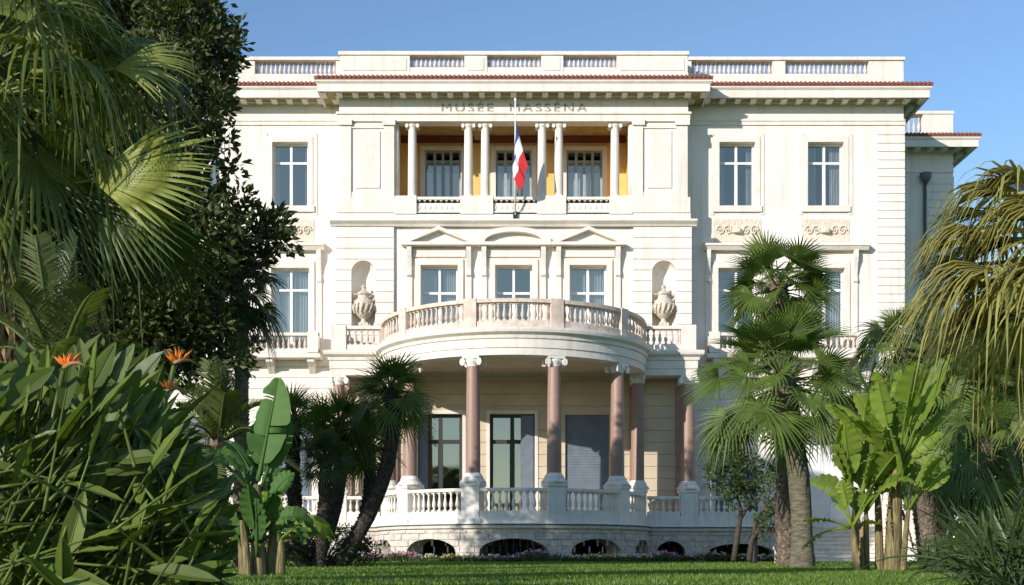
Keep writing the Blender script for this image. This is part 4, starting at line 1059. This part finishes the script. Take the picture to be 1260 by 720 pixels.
# low undergrowth at the clump foot
def shrub(name, label, cat, lobes_px, n, leaf, m_='shrub', wid=.4, group=None, stem=None, shell=.4):
    DD = lobes_px[0][3]; base = (PX(lobes_px[0][0],DD), DD-D0, ground_z(0,DD-D0)); o = empty(name, base, label, cat, group)
    lb = [(PX(a,d)-base[0], d-DD, PZ(b,d)-base[2], r*d/F) for a,b,r,d in lobes_px]
    t = MB(); 
    if stem: 
        for st_ in stem: t.tube([tuple(Vector(W3(a,b,d))-Vector(base)) for a,b,d in st_[0]], st_[1], 7)
    else: branches(t,(0,0,0),lb,.04,5)
    t.build('trunk' if stem else 'branches','bark',o,True)
    g = MB(); leafy(g, lb, n, leaf, wid, shell); g.build('crown' if stem else 'foliage', m_, o)
    return o
shrub('low_shrub','low dark shrubbery around the feet of the leaning dwarf palms and banana plants','shrub',[(400,675,30,27.5),(370,670,28,28),(435,672,22,29),(455,680,16,29),(345,680,18,27),(330,650,24,27),(345,600,26,29),(300,670,24,26),(265,660,30,26),(235,640,34,26),(300,620,22,27)],9000,.10,'fan_dark',.35,group='low shrubs')

# ---------------------------------------------------------------- right: two tall fan palms
palm('fan_palm','tallest fan palm with a rough stub-covered trunk before the right wing windows','palm',(PX(968,30),30-D0,ground_z(0,-14)),(PX(958,30),30-D0,PZ(352,30)),fan_set(1.0,.78,41,nseg=26,var=3,classes=((70,.05),(50,.06),(32,.1),(15,.15),(-5,.2),(-28,.3)),spread=110,split=.45,nod=28),'fan',46,r0=.26,r1=.2,scales=900,sc=.07,skirt=10,skirt_len=.5,bend=(.05,0),group='palms in the garden')
palm('fan_palm','stout fan palm with a thick smooth trunk and bulging foot, nearest the lawn edge','palm',(PX(987,27),27-D0,ground_z(0,-17)),(PX(962,27),27-D0,PZ(462,27)),fan_set(1.3,.92,51,nseg=30,var=3,classes=((72,.06),(52,.08),(34,.12),(16,.18),(-2,.22),(-18,.3)),spread=118,split=.44,nod=26),'fan',52,tm='trunk_smooth',r0=.235,r1=.24,flare=.07,scales=0,skirt=14,skirt_len=.6,bend=(.14,0),group='palms in the garden')
# small tree and bare shrub left of them
shrub('small_tree','small clipped tree with a slim forked trunk before the basement arch','tree',[(912,585,26,34),(893,590,20,34),(928,583,22,34),(905,565,16,34.3),(900,612,14,33.8),(925,607,14,34),(880,578,12,34)],2600,.13,'shrub',.42,stem=[([(903,690,34),(908,655,34),(912,630,34),(905,600,34)],[.09,.08,.06,.02]),([(910,640,34),(925,615,34),(932,590,34)],[.06,.04,.02])])
shrub('small_tree','low leaning shrub with curved bare branches beside the rough palm trunk','shrub',[(948,640,16,33),(958,625,14,33),(940,655,10,33),(950,600,13,32.7)],700,.12,'shrub',.42,stem=[([(922,690,33),(925,665,33),(940,640,33),(958,628,33)],[.08,.07,.05,.02]),([(926,668,33),(930,640,33),(945,618,33),(962,608,33)],[.06,.05,.04,.02]),([(930,655,33),(950,652,33),(965,650,33)],[.05,.04,.02])])

# ---------------------------------------------------------------- right: palms behind, hedge mass, foreground palm
rn = random.Random(8)
def feath(L, seed, ll=.5, lw=.022, cls=((78,.2),(58,.45),(35,.6),(10,.6),(-15,.5))):
    r_ = random.Random(seed); return [[feather_frond(L*r_.uniform(.9,1.08),R(p+r_.uniform(-6,6)),s,rnd=r_,n=36,ll=ll,lw=lw) for _ in range(2)] for p,s in cls]
DD = 30
bl = ['leaning stub-covered palm nearest the banana clump on the right','slim upright palm trunk standing behind the banana clump','palm with a pale scaly trunk and reddish stubs at the right','tall palm at the right edge behind the scaly trunk','fan palm whose crown rises behind the top of the banana clump','feather-leaved palm between the upright trunk and the scaly trunk']
for i,(bx0,tx,ty,r,D,cl_,mt) in enumerate([(1148,1128,500,.2,27,'fan','fan'),(1163,1158,470,.19,30,'fe','feather'),(1196,1212,545,.24,25,'fan','fan'),(1240,1235,430,.2,29,'fe','feather'),(1140,1108,425,.18,32,'fan','fan'),(1215,1195,480,.18,27.5,'fe','feather')]):
    fv = fan_set(.9,.85,61+i,nseg=26,var=3,nod=35,split=.35) if cl_ == 'fan' else feath(2.1,71+i)
    palm('fan_palm' if cl_ == 'fan' else 'feather_palm',bl[i],'palm',(PX(bx0,D),D-D0,ground_z(0,D-D0)),(PX(tx,D),D-D0,PZ(ty,D)),fv,mt,40,r0=r,r1=r*.9,scales=600,sc=.05,skirt=10,skirt_len=.6,group='palms in the garden')
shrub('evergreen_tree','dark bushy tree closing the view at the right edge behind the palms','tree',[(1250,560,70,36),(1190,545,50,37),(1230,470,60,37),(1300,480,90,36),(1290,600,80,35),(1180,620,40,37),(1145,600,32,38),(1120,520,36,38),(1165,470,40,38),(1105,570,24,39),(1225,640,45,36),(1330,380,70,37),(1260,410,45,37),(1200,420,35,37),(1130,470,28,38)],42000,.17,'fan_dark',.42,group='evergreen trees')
# foreground palm upper right with drying fronds
D = 11.0; base = (PX(1390,D), D-D0, ground_z(0,D-D0)); top = (PX(1365,D), D-D0, PZ(300,D))
fs_ = fan_set(1.1,.95,81,classes=((45,.6),(30,.7),(12,.7)),nseg=30,var=2,thread=.4,droopk=1.0,split=.35)
rp = palm('fan_palm','foreground fan palm with yellowing drooping fronds at the right edge','palm',base,top,fs_,'fan_olive',26,r0=.24,r1=.22,scales=400,skirt=34,skirt_len=1.0,skirtR=.6,group='palms in the garden')
def comb(hub, d1, L, nst, slen, m_='fan_olive', wv=.018, seed=1, spread=1.2):
    """a drooping old frond: arching leaf rib fan whose strips hang down"""
    r_ = random.Random(seed); h = Vector(hub)-rp.location; out = MB(); d1 = Vector(d1).normalized(); side = d1.cross(Vector((0,0,1))).normalized()
    for k in range(nst):
        q = (k+.5)/nst*2-1; d = (d1+side*q*spread*.5+Vector((0,0,1))*(.55-.9*abs(q))*.6).normalized(); Ls = slen*r_.uniform(.75,1.1); pts = []
        for t in (0,.2,.4,.6,.8,1): pts.append(h+d*Ls*t*(1-.22*t)+Vector((0,0,-Ls*.60*t**2.6*r_.uniform(.85,1.15))))
        vs = []
        for t,p in zip((0,.2,.4,.6,.8,1),pts):
            w = wv*(.4+1.3*min(t*2.2,1))*(1-t*.9); vs += [tuple(p-side*w), tuple(p+Vector((0,0,w*.6))), tuple(p+side*w)]
        out.add(vs,[(3*i+c,3*i+c+1,3*i+4+c,3*i+3+c) for i in range(5) for c in (0,1)])
    out.tube([tuple(h-d1*L),tuple(h-d1*L*.5+Vector((0,0,.08))),tuple(h)],[.025,.02,.014],6)
    return out.build('frond',m_,rp,True)
comb(W3(1205,285,10.8),(-1,-.1,.10),1.0,34,.78,seed=1)
comb(W3(1225,335,10.6),(-1,-.2,.05),.9,38,1.15,seed=2)
comb(W3(1265,270,11.2),(-1,-.1,.15),.9,34,1.05,seed=3)
comb(W3(1215,350,10.9),(-.9,-.2,.0),.9,34,.72,seed=4)
comb(W3(1310,200,11.3),(-.8,-.1,.3),.9,16,.7,seed=5,wv=.007)
comb(W3(1262,395,10.7),(-.9,-.2,.1),.9,34,.65,'feather',seed=6)
comb(W3(1232,238,10.9),(-1,-.1,.15),.9,34,.85,seed=21)
comb(W3(1275,222,11.1),(-1,-.1,.25),.9,32,.95,seed=22)
comb(W3(1215,262,11.3),(-1,.1,.1),.9,34,.8,'feather',seed=23)
comb(W3(1290,262,10.6),(-1,-.1,.2),.9,32,.95,seed=24)
comb(W3(1175,300,11.4),(-.9,.2,.1),.9,28,.62,seed=7)
comb(W3(1290,340,10.4),(-.9,-.3,.15),.9,34,.85,seed=9)
comb(W3(1195,325,11.2),(-.95,.1,.15),.9,36,.8,'feather',seed=12)
comb(W3(1250,350,11.3),(-.95,.1,.1),.9,36,.9,'feather',seed=13)
comb(W3(1240,300,11.6),(-.9,.3,.0),.9,34,.9,'fan_dark',seed=10)
comb(W3(1230,390,11.5),(-.9,.3,.0),.9,34,1.0,'feather',seed=11)

# lower right bush of arching strap leaves
o = empty('strap_leaf_bush', (PX(1240,10), 10-D0, ground_z(0,10-D0)), 'dense bush of arching narrow dark green leaves at the lower right corner', 'bush')
m = MB(); rn = random.Random(17)
for i in range(520):
    D = rn.uniform(8.6,12.5); x = PX(rn.uniform(1205,1340),D); z = ground_z(0,D-D0)
    g = paddle_leaf(.12, rn.uniform(.55,1.05), rn.uniform(.03,.055), R(rn.uniform(20,80)), rn.uniform(.2,.6), 7, 0, .4, .004, rn, wave=0)
    add_leaf(m, g, (x-o.location.x, D-D0-o.location.y, z-o.location.z+rn.uniform(0,.25)), rn.uniform(0,2*pi) if rn.random()<.5 else rn.gauss(pi,.8), rn.uniform(-.4,.4))
m.build('foliage','shrub',o)
o = empty('strap_leaf_bush', (PX(1190,19), 19-D0, ground_z(0,19-D0)), 'lower spread of fine upright leaves between the banana clump and the palms', 'bush')
m = MB()
for i in range(420):
    D = rn.uniform(18,25); x = PX(rn.uniform(1135,1290),D); z = ground_z(0,D-D0)
    g = paddle_leaf(.1, rn.uniform(.5,1.0), rn.uniform(.03,.06), R(rn.uniform(30,85)), rn.uniform(.1,.5), 6, 0, .4, .004, rn, wave=0)
    add_leaf(m, g, (x-o.location.x, D-D0-o.location.y, z-o.location.z), rn.uniform(0,2*pi), rn.uniform(-.4,.4))
m.build('foliage','shrub',o)

# ---------------------------------------------------------------- no separate shade trees here; the evergreen's unseen lobes are added to cast shade
# ---------------------------------------------------------------- flower bed, grass
m = MB(); rn = random.Random(23)
def bedpt():
    if rn.random() < .62:
        a = rn.uniform(-1.35,1.35); r = rn.uniform(TR+.15,TR+1.15); return (r*sin(a), PCY-r*cos(a))
    x = rn.uniform(4.6,10.2)*rn.choice((-1,1)); return (x, TYS-rn.uniform(.15,1.0))
for i in range(3200):
    x,y = bedpt(); z = ground_z(x,y); hh = rn.uniform(.05,.16)+.16*max(0,sin(x*2.1)*sin(x*.9+1)); m.cur = 0
    for k in range(5):
        a = rn.uniform(0,2*pi); e = Vector((cos(a)*.5,sin(a)*.5,rn.uniform(.3,1))).normalized(); L = rn.uniform(.06,.13); b = Vector((x,y,z+hh*rn.random())); s_ = e.cross(Vector((0,0,1))).normalized()*L*.25
        m.add([tuple(b),tuple(b+e*L*.5+s_),tuple(b+e*L),tuple(b+e*L*.5-s_)],[(0,1,2,3)])
    c = sin(x*1.3+1)+rn.gauss(0,.7)
    if rn.random() < .17:
        m.cur = 1 if c > .35 else (2 if c < -.6 else 3)
        for k in range(3):
            p = Vector((x+rn.gauss(0,.05),y+rn.gauss(0,.05),z+hh+rn.uniform(0,.10))); q = .036
            m.add([tuple(p+Vector((q,0,0))),tuple(p+Vector((0,q,.012))),tuple(p+Vector((-q,0,0))),tuple(p+Vector((0,-q,.012))),tuple(p+Vector((0,0,q*1.3)))],[(0,1,4),(1,2,4),(2,3,4),(3,0,4)])
tag(m.build('flower_bed',['bed','pink','yellow','pale'],None), 'low bed of pink, yellow and pale flowers along the foot of the terrace', 'flower bed', kind='stuff')
m = MB(); rn = random.Random(29)
for i in range(90000):
    D = 10.5+(rn.random()**1.2)*27; hw = .44*D+.5; x = rn.uniform(-hw,hw); y = D-D0; z = ground_z(x,y)
    if y > TYS-1.1 or (x*x+(y-PCY)**2 < (TR+1.1)**2): continue
    L = rn.uniform(.025,.055); a = rn.uniform(0,2*pi); w = .006+D*.0004; dx,dy = cos(a)*w,sin(a)*w; lx,ly = rn.gauss(0,.4)*L,rn.gauss(0,.4)*L
    m.add([(x-dx,y-dy,z),(x+dx,y+dy,z),(x+lx,y+ly,z+L)],[(0,1,2)])
tag(m.build('grass','grass',None), 'short mown green grass of the lawn', 'grass', kind='stuff')

# ---------------------------------------------------------------- garden lamps / bollards
def bollard(px, D, hgt, label, mt, cat='bollard'):
    b = empty('garden_bollard', (PX(px,D), D-D0, ground_z(0,D-D0)), label, cat)
    q = MB(); q.lathe([(.13,0),(.13,.04),(.09,.06),(.09,hgt*.78),(.11,hgt*.80)], (0,0,0), 14); smooth_auto(q.build('post',mt,b))
    q = MB(); q.lathe([(.11,hgt*.80),(.16,hgt*.84),(.15,hgt*.9),(.06,hgt),(0,hgt*1.02)], (0,0,0), 14); smooth_auto(q.build('cap','iron',b))
bollard(928,33.5,.85,'dark metal garden bollard beside the clipped tree','iron')
wb = MB(); wb.box(-.2,.2,-.2,.2,0,.42); wb.box(-.235,.235,-.235,.235,.42,.5); wb.lathe([(.12,.5),(.15,.6),(.1,.72),(.03,.8)],(0,0,0),12)
tag(wb.build('stone_post','marble',None,False,(PX(964,33),33-D0,ground_z(0,-11)-.02)), 'short white stone post with a rounded cap beside the rough palm trunk', 'post')
